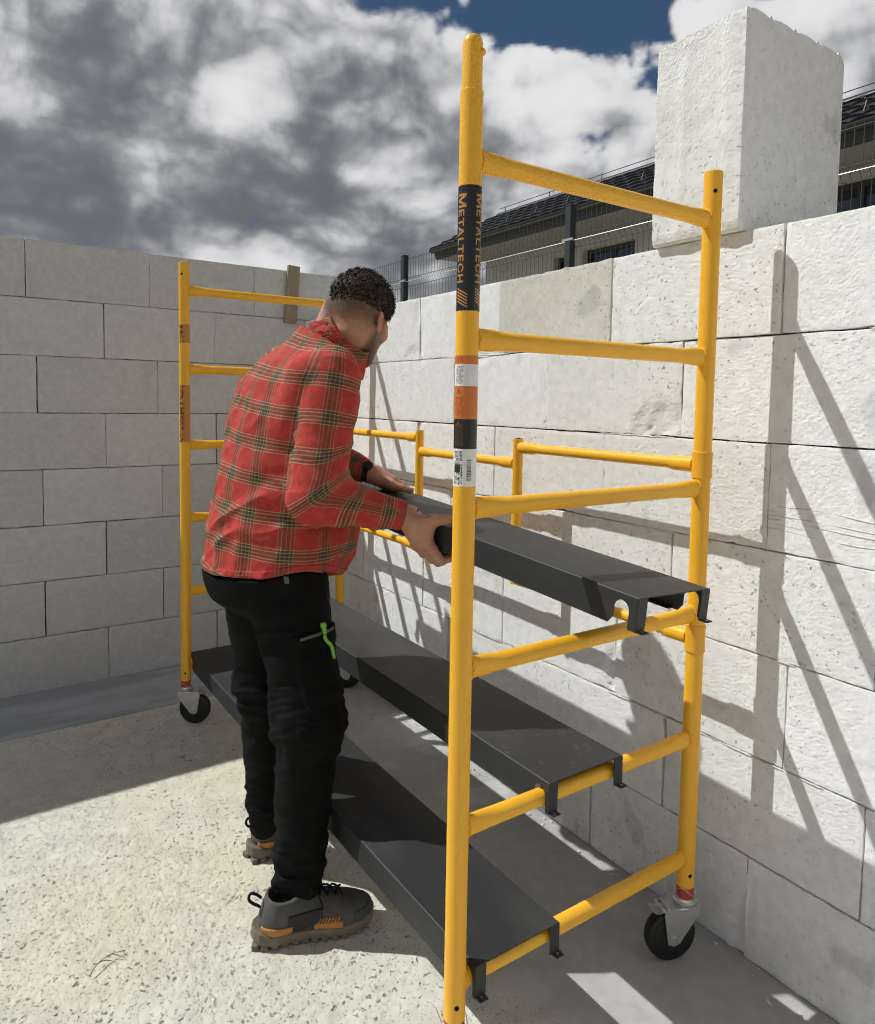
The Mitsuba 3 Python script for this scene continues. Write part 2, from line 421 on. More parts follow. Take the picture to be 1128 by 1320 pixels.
# upright block on the wall: 0.49 tall, profiled end upwards
prof = []
W42 = 0.418
for k, x in enumerate(np.linspace(0, W42, 141)):
    t = (x / W42 * 4.2) % 1.0
    z = 0.487 + 0.006 * math.sin(math.pi * min(t / 0.88, 1)) ** 0.7
    if t > 0.88: z = 0.4885 + 0.007 * math.sin(math.pi * (t - .88) / .12)
    if x < 0.02: z = min(z, 0.488)
    if x > W42 - 0.02: z -= 0.02 * ((x - W42 + .02) / .02) ** 2
    prof.append((x, z))
pl = sg.Polygon([(0.004, 0), (0, 0.004)] + prof + [(W42, 0.004), (W42 - 0.004, 0)])
m = trimesh.creation.extrude_polygon(pl, 0.245, engine="earcut")
m = m.subdivide_to_size(0.012)
v = m.vertices.copy(); v = np.stack([v[:, 0], -v[:, 2], v[:, 1]], 1)
ed = np.minimum(np.abs(v[:, 1]), np.abs(v[:, 1] + 0.245)) + np.abs(v[:, 0])
nzv = meshkit.fbm(v * 22, 4, 3) - 0.5
v[:, 0] += np.where(v[:, 0] < 0.002, 0.003 * (meshkit.fbm(v * 9, 3, 5) - .5) * 2 + 0.010 * np.clip(1 - ed / 0.008, 0, 1) * np.abs(nzv), 0)
front = np.clip(1 - v[:, 0] / 0.006, 0, 1)
v[:, 0] -= front * (.0035 * np.exp(-((v[:, 1] + .085 + .02 * (v[:, 2] - .3)) / .016) ** 2) + .0030 * np.exp(-((v[:, 1] + .205) / .02) ** 2)) * (.3 + 1.2 * meshkit.fbm(v * 6, 3, 12))
v[:, 1] += np.where(v[:, 1] < -0.243, 0.006 * np.clip(1 - np.abs(v[:, 0]) / 0.010, 0, 1) * np.abs(nzv), 0)
low = np.clip(1 - v[:, 2] / 0.02, 0, 1) * np.clip(1 - np.abs(v[:, 0]) / 0.03, 0, 1)
v[:, 0] += 0.009 * low * (0.6 + 0.8 * nzv)
a = math.radians(-0.8); Rz = np.array([[math.cos(a), -math.sin(a), 0], [math.sin(a), math.cos(a), 0], [0, 0, 1]])
v = v @ Rz.T + np.array([-0.024, -2.222, 7 * HR + 0.0005])
m = trimesh.Trimesh(v, m.faces, process=False); m.fix_normals()
put("concrete_block", m, VAR[2], 30); tag("concrete_block", "loose pale concrete block standing upright on top of the right wall", "block")

# wooden board hanging over the back wall
add("old_wood", bump(proc(lambda p, n, uv: fbm(p.x * 160, p.z * 6, p.y * 160, 4), 6e-4), 0.0008, rough(proc(lambda p, n, uv: mix((.22, .175, .115), (.33, .275, .195), fbm(p.x * 150, p.z * 5, p.y * 150, 4))), 0.85, 0.2)))
bd = bevel_box(-0.031, 0.031, -0.011, 0.011, -0.14, 0.15, 0.002)
bd.apply_transform(trimesh.transformations.rotation_matrix(math.radians(3.4), (0, 1, 0))); bd.apply_translation((-0.080, -0.0135, 1.81))
put("wooden_board", bd, "old_wood"); tag("wooden_board", "short weathered grey wooden board hung upright at the top of the left wall", "board")

# dry twig on the floor
tw = [polytube(smooth_curve([(-1.285, -1.79, .008), (-1.262, -1.768, .016), (-1.235, -1.755, .013), (-1.205, -1.752, .006)]), np.linspace(.0014, .0006, 19), 6),
      polytube(smooth_curve([(-1.262, -1.768, .015), (-1.245, -1.762, .007), (-1.23, -1.772, .003)]), np.linspace(.0014, .0006, 13), 5),
      polytube(smooth_curve([(-1.235, -1.755, .013), (-1.22, -1.765, .008), (-1.208, -1.774, .004)]), np.linspace(.0013, .0005, 13), 5)]
add("twig_bark", two(rough((.27, .19, .12), 0.9)))
put("dry_twig", cat(tw), "twig_bark", 40); tag("dry_twig", "small dry brown twig lying alone on the sunlit floor", "twig")

# crumbs of block and grit swept against the walls
rg = np.random.default_rng(77); ms = []
for k in range(420):
    if k < 230: x, y = -abs(rg.normal()) * .05 - .006, rg.uniform(-3.6, -.1)
    elif k < 330: x, y = rg.uniform(-3.2, -.1), -.44 - abs(rg.normal()) * .04
    else: x, y = rg.uniform(-2.2, -.1), rg.uniform(-3.2, -.5)
    r = rg.uniform(.0008, .0026) * (1.9 if rg.random() < .06 else 1)
    g = trimesh.convex.convex_hull(rg.normal(size=(9, 3)) * (r, r, r * .7)); g.apply_translation((x, y, -g.bounds[0][2] - .0003)); ms.append(g)
add("crumb", two(rough(proc(lambda p, n, uv: mix((.45, .44, .42), (.70, .69, .66), noise(p.x * 60, p.y * 60, 0.0))), .95, .1)))
put("block_crumbs", cat(ms), "crumb"); tag("block_crumbs", "small pale crumbs of block scattered on the slab along the wall feet", "rubble", kind="stuff")

# ------------------------------------------------------------------ scaffold
RZ = [0.241, 0.526, 0.817, 1.103, 1.396, 1.696]
P1, P2, P3, P4 = (np.array(p) for p in ((-.7786, -2.4594), (-.118, -2.463), (-.7704, -.622), (-.104, -.629)))
SC = "rolling_scaffold"
tag(SC, "yellow tubular rolling scaffold with black decks in front of the pale wall", "scaffold")
RP = 0.0196


def post(p, top, pin):
    p = np.asarray(p, float)
    base = np.r_[p, 0.172]
    zt = 1.800 if not pin else 1.807
    m = cyl(base, np.r_[p, zt], RP, 32, 0.0012)
    k = put(f"{SC}__post", m, "yellow_paint", 40)
    # locking holes near the top and bottom
    for ang, z in ((4.0, zt - 0.045), (4.3, 0.205))[pin:]:
        d = np.array([math.cos(ang), math.sin(ang), 0])
        put(f"{k}__hole", cyl(np.r_[p, z] + d * (RP - .004), np.r_[p, z] + d * (RP + .0004), 0.0045, 12), "black_hole")
    if pin:
        a, b = np.array([1.0, 0, 0]), np.array([0, 1.0, 0])
        R = [ring((p[0], p[1], z), a, b, r, r, 32) for z, r in ((1.805, .0172), (1.8975 - .014, .0172), (1.8975 - .006, .0155), (1.8975 - .0015, .011), (1.8975, .006))]
        put(f"{k}__coupling_pin", loft(R), "yellow_paint", 40)
        d = np.array([math.cos(-1.05), math.sin(-1.05), 0])
        put(f"{k}__locking_button", tube(np.r_[p, 1.868] + d * .015, np.r_[p, 1.868] + d * .0225, [(0, .006, .006), (.6, .006, .006), (1, .0035, .0035)], 14), "yellow_sleeve", 40)
    return k


POST = [post(P1, 0, True), post(P2, 0, False), post(P3, 0, False), post(P4, 0, False)]
labels[POST[0]] = {"label": "nearest scaffold post with printed warning stickers"}


def rung(a, b, z, yaw_ref):
    p0, p1 = np.r_[a, z], np.r_[b, z]
    L = np.linalg.norm(p1 - p0)
    e = 0.014 / L
    st = [(e, .0125, .0195), (.075, .0125, .0195), (.10, .0140, .0180), (.135, .0162, .0163), (.865, .0162, .0163), (.90, .0140, .0180), (.925, .0125, .0195), (1 - e, .0125, .0195)]
    m = tube(p0, p1, st, 24)
    # weld beads
    w = []
    d = (p1 - p0) / L
    for c in (p0 + d * (RP - .0005), p1 - d * (RP - .0005)):
        t = np.linspace(0, 2 * np.pi, 25)
        pts = c + np.outer(np.cos(t) * .0135, np.cross(d, (0, 0, 1))) + np.outer(np.sin(t) * .0205, (0, 0, 1))
        w.append(polytube(pts, .0022 + .0005 * np.sin(t * 9), 6))
    return put(f"{SC}__rung", cat([m] + w), "yellow_paint", 45)


for a, b in ((P1, P2), (P3, P4)):
    for z in RZ:
        rung(a, b, z, 0)


def caster(p, trail, brake):
    p = np.asarray(p, float); t = np.r_[np.asarray(trail, float) / np.linalg.norm(trail), 0]
    ax = np.array([-t[1], t[0], 0]); up = np.array([0, 0, 1.0])
    c = np.r_[p, 0.061] + t * 0.036
    key = f"{SC}__caster"
    k = key; i = 0
    while k + "__wheel" in scene:
        i += 1; k = f"{key}_{i:03d}"
    R = 0.061
    pr = [(-.0165, .020), (-.0165, .040), (-.0145, .043), (-.0145, .053), (-.012, .0590), (-.006, R), (.006, R), (.012, .0590), (.0145, .053), (.0145, .043), (.0165, .040), (.0165, .020)]
    put(f"{k}__wheel", loft([ring(c + ax * s, t, up, r, r, 40) for s, r in pr]), "rubber", 30)
    put(f"{k}__axle", cyl(c - ax * .027, c + ax * .027, .0055, 12), "zinc")
    ms = []
    for s in (-1, 1):
        poly = sg.Polygon([(-.058, .066), (-.060, .052), (-.012, -.012), (.0, -.016), (.012, -.011), (.022, .052), (.022, .066)]).buffer(.003)
        g = trimesh.creation.extrude_polygon(poly, .0026, engine="earcut")
        vv = g.vertices
        g = trimesh.Trimesh(c + np.outer(vv[:, 0], t) + np.outer(vv[:, 1], up) + np.outer(s * (.0205) + (vv[:, 2] - .0013), ax), g.faces, process=False)
        g.fix_normals(); ms.append(g)
    o = np.r_[p, 0]
    plate = [ring(o + up * z + t * .010, t, ax, a_, b_, 28) for z, a_, b_ in ((.1245, .046, .0225), (.1275, .047, .0235), (.1305, .046, .0225))]
    ms.append(loft(plate))
    ms.append(loft([ring(o + up * z, t, ax, r, r, 28) for z, r in ((.130, .024), (.134, .026), (.139, .026), (.141, .022), (.147, .021), (.148, .012))]))
    put(f"{k}__fork", cat(ms), "zinc", 30)
    put(f"{k}__stem", cyl(o + up * .14, o + up * .18, .0155, 24), "zinc", 40)
    put(f"{k}__red_band", loft([ring(o + up * z, t, ax, RP * r, RP * r, 32) for z, r in ((.147, .93), (.149, .985), (.170, .985), (.1722, .93))]), "red_tape", 40)
    clip = [np.array([RP * 1.25 * math.cos(q), RP * 1.25 * math.sin(q), .163 + .012 * math.sin(q * 2)]) for q in np.linspace(.4, 5.6, 24)]
    clip = [o + cc[0] * t + cc[1] * ax + cc[2] * up for cc in clip] + [o + RP * 1.6 * t - ax * .012 + up * .186]
    put(f"{k}__snap_clip", polytube(clip, .0011, 6), "zinc", 40)
    if brake:
        e = o + up * .127
        ped = [bevel_box(-.020, .020, -.0017, .0017, -.016, .016, .0008)]
        ms = []
        for s0, s1, z0, z1, hw in ((.042, .070, .0, -.006, .017), (.070, .086, -.006, -.001, .019)):
            q = [e + t * s0 + up * z0, e + t * s1 + up * z1]
            ms.append(tube(q[0], q[1], [(0, hw, .0016), (1, hw, .0016)], 12))
        ms.append(cyl(e + t * .05 - ax * .019 + up * .003, e + t * .05 + ax * .019 + up * .003, .0042, 10))
        ms.append(cyl(e + t * .066 - ax * .017 + up * .004, e + t * .066 + ax * .017 + up * .004, .0032, 10))
        put(f"{k}__brake_pedal", cat(ms), "zinc", 30)


caster(P1, (-.9, .3), True)
caster(P2, (-.93, .37), True)
caster(P3, (.80, -.6), True)
caster(P4, (.80, -.6), True)

# side frame along the right wall
SX = lambda y: P2[0] + (P4[0] - P2[0]) * (y - P2[1]) / (P4[1] - P2[1])
def rail(y0, z, y1, name="side_rail"):
    p0, p1 = np.array([SX(y0), y0, z]), np.array([SX(y1), y1, z])
    L = abs(y1 - y0); e = .055 / L
    st = [(0, .0160, .0175), (e, .0160, .0175), (e * 1.25, .0135, .0137), (1 - e * 1.25, .0135, .0137), (1 - e, .0160, .0175), (1, .0160, .0175)]
    put(f"{SC}__{name}", tube(p0, p1, st, 20), "yellow_paint", 45)


YA, YB = -1.826, -1.275
for zu, zl in ((1.155, .757),):
    rail(P2[1] + .02, zu, YA - .0135, "side_rail"); rail(YA + .0135, 1.106, YB - .0135, "side_rail"); rail(YB + .0135, zu, P4[1] - .02, "side_rail")
    rail(P2[1] + .02, zl, YA - .0135, "side_rail"); rail(YA + .0135, .806, YB - .0135, "side_rail"); rail(YB + .0135, zl, P4[1] - .02, "side_rail")
for y in (YA, YB):
    k = put(f"{SC}__side_upright", cyl((SX(y), y, .742), (SX(y), y, 1.181), .0152, 24, .001), "yellow_paint", 40)
    put(f"{k}__end_plug", cyl((SX(y), y, 1.1805), (SX(y), y, 1.1822), .0125, 16), "black_hole")
for p in (P2, P4):
    for z0, z1 in ((1.126, 1.186), (.729, .792)):
        m = loft([ring((p[0], p[1], z), np.array([1.0, 0, 0]), np.array([0, 1.0, 0]), r, r, 32) for z, r in
                  ((z0, .0198), (z0 + .001, .0226), (z0 + .0085, .0226), (z0 + .010, .0219), (z1 - .010, .0219), (z1 - .0085, .0226), (z1 - .001, .0226), (z1, .0198))])
        put(f"{SC}__sleeve_collar", m, "yellow_sleeve", 35)

# ------------------------------------------------------------------ stickers on the nearest post
CAMD = math.atan2(CAM[1] - P1[1], CAM[0] - P1[0])   # side of the tube that faces the visitor


def band(z0, z1, mat, r=RP + .0004, name="sticker"):
    m = loft([ring((P1[0], P1[1], z), np.array([1.0, 0, 0]), np.array([0, 1.0, 0]), r, r, 48) for z in np.linspace(z0, z1, 2)], cap=False)
    return put(f"{POST[0]}__{name}", m, mat, True)


def ink(c):
    return two({"type": "principled", "base_color": {"type": "rgb", "value": list(c)}, "roughness": 0.35, "specular": 0.5})


for nme, c in dict(sticker_black=(.012, .012, .013), sticker_orange=(.56, .155, .03), sticker_white=(.72, .70, .68), ink_gold=(.50, .22, .055), ink_dark=(.03, .026, .024), ink_red=(.30, .045, .02), ink_dim=(.10, .035, .025)).items():
    add(nme, ink(c))


def wrap(mesh2d, th0, z0, r):
    """mesh in the sticker plane: x runs down the post, y to the reader's right; z out"""
    v = mesh2d.vertices
    th = th0 + v[:, 1] / RP
    rr = r + v[:, 2]
    return trimesh.Trimesh(np.stack([P1[0] + rr * np.cos(th), P1[1] + rr * np.sin(th), z0 - v[:, 0]], 1), mesh2d.faces, process=False)


def brand(th0, ztop):
    x = 0.0; ms = []
    word = "METALTECH"
    for n_, ch in enumerate(word):
        h = .0155 if ch in "MH" and (ch == "M" or x > .1) else .0118
        g = meshkit.text_mesh(ch, h, .0002, bold=True)
        w = g.bounds[1][0] - g.bounds[0][0]
        g.apply_translation((x - g.bounds[0][0], 0, 0)); ms.append(g)
        x += w + (.0004 if word[n_:n_ + 2] in ("TA", "LT") else .0022)
    g = cat(ms); s = .150 / x
    g.apply_scale((s, 1, 1)); g = g.subdivide_to_size(.006)
    return wrap(g, th0, ztop, RP + .0006)


zb0, zb1 = 1.4417, 1.6492
put(f"{POST[0]}__black_sticker", loft([ring((P1[0], P1[1], z), np.array([1.0, 0, 0]), np.array([0, 1.0, 0]), RP + .0004, RP + .0004, 48) for z in (zb0, zb1)], cap=False), "sticker_black", True)
labels[f"{POST[0]}__black_sticker"] = {"label": "black sticker with gold lettering"}
for th in (CAMD - 1.08, CAMD + .62, CAMD + 2.7):
    put(f"{POST[0]}__lettering", brand(th, zb1 - .014), "ink_gold")
    st = []
    for k in range(5):
        z = zb0 + .006 + k * .0052
        q = trimesh.Trimesh([(0, 0, 0), (.0026, 0, 0), (.0136, .020, 0), (.011, .020, 0)], [[0, 1, 2], [0, 2, 3]], process=False).subdivide().subdivide()
        st.append(wrap(q, th - .02, z + .012, RP + .00055))
    for m in st: m.invert()
    put(f"{POST[0]}__hazard_stripe", cat(st), "ink_gold")
SEG = [(1.352, 1.3666, "sticker_orange"), (1.3149, 1.352, "sticker_white"), (1.259, 1.3149, "sticker_orange"), (1.2081, 1.259, "sticker_black"), (1.1434, 1.2081, "sticker_white")]
for z0, z1, mt in SEG: band(z0, z1, mt)


def lines(th0, ztop, zbot, width, n, seed, along="z", lw=.55):
    """rows of tiny illegible print made of short bars, running down the post"""
    rg = np.random.default_rng(seed); ms = []
    pitch = width / n
    for k in range(n):
        y = k * pitch; x = 0.0; tot = ztop - zbot
        while x < tot - .002:
            L = min(rg.uniform(.0012, .0055), tot - x)
            if rg.random() < .9:
                q = trimesh.Trimesh([(x, y, 0), (x + L, y, 0), (x + L, y + pitch * lw, 0), (x, y + pitch * lw, 0)], [[0, 1, 2], [0, 2, 3]], process=False)
                ms.append(wrap(q, th0, ztop, RP + .00055))
            x += L + rg.uniform(.0006, .0014)
        if rg.random() < .2: continue
    g = cat(ms); g.invert(); return g


TH = CAMD - 1.15
put(f"{POST[0]}__small_print", lines(TH + .1, 1.349, 1.318, .016, 9, 1), "ink_dark")
put(f"{POST[0]}__small_print", lines(TH + .1, 1.297, 1.2625, .016, 8, 2), "ink_red")
put(f"{POST[0]}__small_print", lines(TH + .1, 1.250, 1.212, .017, 8, 3), "ink_dim")
put(f"{POST[0]}__small_print", lines(TH + .05, 1.2045, 1.147, .018, 7, 4, lw=.7), "ink_dark")
put(f"{POST[0]}__small_print", lines(TH + .1, 1.3645, 1.354, .016, 4, 5), "ink_red")
for zt, mt, y0 in ((1.311, "ink_dark", .002), (1.2555, "ink_red", .002)):
    tri = sg.Polygon([(0, .0045), (.009, 0), (.009, .009)]).difference(sg.Polygon([(.0026, .0045), (.0078, .0018), (.0078, .0072)]) if mt == "ink_dark" else sg.Polygon())
    g = trimesh.creation.extrude_polygon(tri, .0001, engine="earcut"); g.apply_translation((0, y0, 0))
    put(f"{POST[0]}__warning_triangle", wrap(g, TH + .1, zt, RP + .0006), mt)
bars = []; rg = np.random.default_rng(8); x = 0
while x < .036:
    w = rg.choice([.0006, .0011, .0017]); q = trimesh.Trimesh([(x, 0, 0), (x + w, 0, 0), (x + w, .008, 0), (x, .008, 0)], [[0, 1, 2], [0, 2, 3]], process=False).subdivide()
    bars.append(wrap(q, CAMD + .15, 1.190, RP + .0006)); x += w + rg.choice([.0006, .0011])
g = cat(bars); g.invert(); put(f"{POST[0]}__barcode", g, "ink_dark")
blk = trimesh.Trimesh([(0, 0, 0), (.014, 0, 0), (.014, .0125, 0), (0, .0125, 0)], [[0, 1, 2], [0, 2, 3]], process=False).subdivide().subdivide()
g = wrap(blk, TH + .1, 1.1815, RP + .0007); g.invert(); put(f"{POST[0]}__print_block", g, "ink_dark")


# worn stickers on the far left post
def far_band(z0, z1, mat, nm):
    t = np.linspace(-2.9, 1.2, 26)
    v = np.vstack([np.stack([P3[0] + (RP + .0004) * np.cos(t), P3[1] + (RP + .0004) * np.sin(t), np.full(26, z)], 1) for z in (z0, z1)])
    f = [[k, k + 1, k + 27, k + 26] for k in range(25)]
    put(f"{POST[2]}__{nm}", (v, f), mat, True)


add("worn_sticker", two({"type": "principled", "roughness": .5, "base_color": proc(lambda p, n, uv: mix((.50, .20, .03), (.06, .035, .02), smoothstep(.52, .56, fbm(p.x * 190, p.y * 190, p.z * 110, 2)) * smoothstep(.0, .012, -0.7765 - p.x + 0.004)))}))
far_band(1.115, 1.335, "worn_sticker", "worn_sticker")
far_band(1.495, 1.565, "worn_sticker", "worn_sticker")


# ------------------------------------------------------------------ decks
def deck(key, x0, w, ztop, y0, y1, label, ph=.062, hk=.026, tilt=0.0, yaw=0.0, roll=0.0):
    t = .0022
    L = y1 - y0
    T_ = trimesh.transformations
    M = T_.translation_matrix((x0, y0, ztop)) @ T_.rotation_matrix(math.radians(yaw), (0, 0, 1)) @ T_.rotation_matrix(math.atan(tilt), (1, 0, 0)) @ T_.rotation_matrix(math.radians(roll), (0, 1, 0)) @ T_.translation_matrix((-x0, -y0, -ztop))

    def fin(m, nm, sm=30):
        m.apply_transform(M)
        return put(f"{key}__{nm}", m, "black_powder_coat", sm)

    # folded top sheet: rounded bends at both long edges
    r = .004
    out = sg.box(x0, ztop - .02, x0 + w, ztop).buffer(-r).buffer(r, quad_segs=4)
    prof = out.difference(out.buffer(-t)).intersection(sg.box(x0 - 1, ztop - .008, x0 + w + 1, ztop + 1))
    g = trimesh.creation.extrude_polygon(prof, L, engine="earcut")
    v = g.vertices; g = trimesh.Trimesh(np.stack([v[:, 0], y1 - v[:, 2], v[:, 1]], 1), g.faces, process=False); g.fix_normals()
    fin(g, "top_panel")
    for s in (0, 1):
        # side skirt with hooked cut-outs for the rung at both ends (drawn in y, z)
        zz = ztop - .0078
        body = sg.box(y0, ztop - ph, y1, zz)
        for e, dirn in ((y0, 1), (y1, -1)):
            c = e + dirn * hk
            slot = sg.box(min(c - .0170, c + .0170), ztop - ph - .01, max(c - .0170, c + .0170), ztop - .031).union(sg.Point(c, ztop - .031).buffer(.0170))
            lead = sg.Polygon([(c + dirn * .018, ztop - ph - .001), (c + dirn * .0165, ztop - .048), (c + dirn * .028, ztop - ph - .001)])
            body = body.difference(slot.union(lead))
        body = max(getattr(body, 'geoms', [body]), key=lambda q: q.area)
        g = trimesh.creation.extrude_polygon(body, t, engine="earcut")
        v = g.vertices
        xx = x0 if s == 0 else x0 + w - t
        g = trimesh.Trimesh(np.stack([xx + v[:, 2], v[:, 0], v[:, 1]], 1), g.faces, process=False); g.fix_normals()
        fin(g, "side_skirt", False)
        xi0, xi1 = (x0 + t, x0 + .017) if s == 0 else (x0 + w - .017, x0 + w - t)
        fin(box(xi0, xi1, y0 + .075, y1 - .075, ztop - ph + .0003, ztop - ph + t), "bottom_flange", False)
        for e, dirn in ((y0, 1), (y1, -1)):
            a, b = sorted((e + dirn * .0002, e + dirn * .0048))
            lip = box(xi0, xi1 + .004, min(e, e + dirn * .0053), max(e, e + dirn * .0053), ztop - ph + .0004, ztop - ph + .003)
            fl = box(xi0, xi1 + .004, min(e - dirn * .012, e + dirn * .005), max(e - dirn * .012, e + dirn * .005), ztop - ph - .0002, ztop - ph + .0024)
            fin(fl, "hook_foot", False)
            q0, q1 = (x0 + t, x0 + .024) if s == 0 else (x0 + w - .024, x0 + w - t)
            fin(box(q0, q1, min(e + dirn * .0001, e + dirn * .0022), max(e + dirn * .0001, e + dirn * .0022), ztop - ph + .0026, ztop - .0024), "end_plate", False)
            hl = cyl(((xi0 + xi1) / 2 + .002, e - dirn * .004, ztop - ph - .0006), ((xi0 + xi1) / 2 + .002, e - dirn * .004, ztop - ph + .0028), .003, 10)
            hl.apply_transform(M)
            put(f"{key}__rivet", hl, "zinc")
    tag(key, label, "scaffold deck", "black scaffold decks")


deck("scaffold_deck", -.751, .207, .272, -2.485, -.598, "lowest long black metal deck hooked on the bottom rungs beside the man's feet")
deck("scaffold_deck_001", -.585, .207, .565, -2.487, -.601, "middle black metal deck hooked on the second rungs behind the man's knees")
deck("scaffold_deck_002", -.541, .207, .957, -2.650, -.765, "topmost black metal deck held in the air by the man with both hands", tilt=.063, yaw=1.2, roll=3.3, hk=.036)

#@@MAN
# ------------------------------------------------------------------ the man: distance fields meshed into continuous surfaces
A3 = lambda *v: np.array(v, float)
unit = lambda v: np.asarray(v, float) / np.linalg.norm(v)


def caps(P, a, b, ra, rb):
    a, b = np.asarray(a, float), np.asarray(b, float)
    d = b - a
    h = np.clip(((P - a) @ d) / (d @ d), 0, 1)
    return np.linalg.norm(P - a - h[:, None] * d, axis=1) - (ra + (rb - ra) * h)


def ell(P, c, axes, r):
    q = (P - np.asarray(c, float)) @ np.asarray(axes, float).T
    k0 = np.linalg.norm(q / r, axis=1)
    k1 = np.linalg.norm(q / np.square(r), axis=1) + 1e-9
    return np.where(k0 < 0.2, (k0 - 1) * min(r), k0 * (k0 - 1) / k1)


def smin(a, b, k):
    h = np.maximum(k - np.abs(a - b), 0) / k
    return np.minimum(a, b) - h * h * k * 0.25


def smax(a, b, k):
    return -smin(-a, -b, k)


def vn(P, s, o=3, seed=0):
    return meshkit.fbm(P * np.asarray(s, float), o, seed) - 0.5


def mesh_sdf(f, lo, hi, h):
    """naive surface nets in a narrow band round the zero level"""
    lo, hi = np.asarray(lo, float), np.asarray(hi, float)
    B = 6
    nb = np.ceil((hi - lo) / (h * B)).astype(int)
    n = nb * B
    cs = np.stack(np.meshgrid(*[np.arange(k) for k in nb], indexing="ij"), -1).reshape(-1, 3)
    cd = f(lo + (cs + 0.5) * B * h)
    near = np.abs(cd) < B * h * 1.35
    D = np.repeat(np.repeat(np.repeat(np.where(cd < 0, -1.0, 1.0).reshape(nb), B, 0), B, 1), B, 2)
    base = cs[near] * B
    off = np.stack(np.meshgrid(*[np.arange(B)] * 3, indexing="ij"), -1).reshape(-1, 3)
    I = (base[:, None] + off[None]).reshape(-1, 3)
    for s in range(0, len(I), 400000):
        J = I[s:s + 400000]
        D[J[:, 0], J[:, 1], J[:, 2]] = f(lo + J * h)
    S = D < 0
    c = np.stack([S[i:n[0] - 1 + i, j:n[1] - 1 + j, k:n[2] - 1 + k] for i in (0, 1) for j in (0, 1) for k in (0, 1)], 0).sum(0)
    cells = np.argwhere((c > 0) & (c < 8))
    vid = np.full(np.array(n) - 1, -1, np.int64); vid[tuple(cells.T)] = np.arange(len(cells))
    cor = np.array([(i, j, k) for i in (0, 1) for j in (0, 1) for k in (0, 1)])
    val = np.stack([D[tuple((cells + o).T)] for o in cor], 1)
    pos = np.zeros((len(cells), 3)); cnt = np.zeros(len(cells))
    for a in range(8):
        for b in range(a + 1, 8):
            if np.abs(cor[a] - cor[b]).sum() != 1: continue
            m = (val[:, a] < 0) != (val[:, b] < 0)
            t = val[m, a] / (val[m, a] - val[m, b])
            pos[m] += cor[a] + t[:, None] * (cor[b] - cor[a]); cnt[m] += 1
    V = lo + (cells + pos / cnt[:, None]) * h
    Fs = []
    for ax in range(3):
        o1, o2 = [(1, 2), (2, 0), (0, 1)][ax]
        sl0 = [slice(None)] * 3; sl1 = [slice(None)] * 3
        sl0[ax] = slice(0, n[ax] - 1); sl1[ax] = slice(1, n[ax])
        s0, s1 = S[tuple(sl0)], S[tuple(sl1)]
        e = np.argwhere(s0 != s1)
        e = e[(e[:, o1] > 0) & (e[:, o2] > 0) & (e[:, o1] < n[o1] - 1) & (e[:, o2] < n[o2] - 1)]
        inside = s0[tuple(e.T)]
        d1 = np.zeros(3, int); d1[o1] = 1
        d2 = np.zeros(3, int); d2[o2] = 1
        q = np.stack([vid[tuple((e - d1 - d2).T)], vid[tuple((e - d2).T)], vid[tuple(e.T)], vid[tuple((e - d1).T)]], 1)
        q[~inside] = q[~inside][:, ::-1]
        Fs.append(q)
    Fq = np.vstack(Fs)
    Fq = Fq[(Fq >= 0).all(1)]
    for _ in range(2):  # settle on the surface
        e = h * 0.3
        g = np.stack([f(V + e * u) - f(V - e * u) for u in np.eye(3)], 1) / (2 * e)
        gl = np.linalg.norm(g, axis=1, keepdims=True) + 1e-6
        V = V - np.clip(f(V)[:, None] / gl, -0.4 * h, 0.4 * h) * g / gl
    return V, np.vstack([Fq[:, [0, 1, 2]], Fq[:, [0, 2, 3]]])


MAN = "person"
tag(MAN, "man in red plaid shirt and black work trousers bending to hold the top deck", "person")
FA = math.radians(8)
FW, RT, UP = A3(math.cos(FA), math.sin(FA), 0), A3(math.sin(FA), -math.cos(FA), 0), A3(0, 0, 1)
# joints
hipR, hipL = A3(-.842, -1.804, .885), A3(-.868, -1.616, .885)
kneeR, ankR = A3(-.802, -1.868, .50), A3(-.846, -1.885, .10)
kneeL, ankL = A3(-.812, -1.615, .50), A3(-.790, -1.590, .10)
shR, elR, wrR = A3(-.757, -1.893, 1.346), A3(-.803, -1.922, 1.066), A3(-.606, -2.002, 1.008)
shL, elL, wrL = A3(-.725, -1.505, 1.365), A3(-.615, -1.420, 1.135), A3(-.490, -1.600, 1.072)
HC = A3(-.600, -1.735, 1.508)
HS = .93
ha, hp, hr_ = math.radians(33), math.radians(24), math.radians(5)
Hf = A3(math.cos(ha) * math.cos(hp), math.sin(ha) * math.cos(hp), -math.sin(hp))
Hr0 = A3(math.sin(ha), -math.cos(ha), 0); Hu0 = np.cross(Hr0, Hf)
Hr = Hr0 * math.cos(hr_) - Hu0 * math.sin(hr_); Hu = Hu0 * math.cos(hr_) + Hr0 * math.sin(hr_)
HA = np.stack([Hf, Hr, Hu])
hl = lambda f, r, u: HC + Hf * f + Hr * r + Hu * u
C7 = A3(-.713, -1.708, 1.418)
NKT, NKB = hl(-.022 * HS, 0, -.060 * HS), C7 + FW * .046 - UP * .012   # neck axis
NAX = unit(NKT - NKB)
NB = NKB + NAX * .038

# spine table: z, centre x, centre y, half width (lateral), half depth (forward)
SP = np.array([(.80, -.848, -1.718, .170, .130), (.87, -.844, -1.714, .174, .138), (1.00, -.826, -1.704, .174, .142), (1.12, -.808, -1.698, .170, .133), (1.24, -.786, -1.690, .180, .126),
               (1.33, -.766, -1.690, .180, .114), (1.385, -.744, -1.698, .140, .094), (1.425, -.718, -1.703, .085, .074), (1.47, -.690, -1.707, .060, .060), (1.55, -.665, -1.71, .05, .05)])


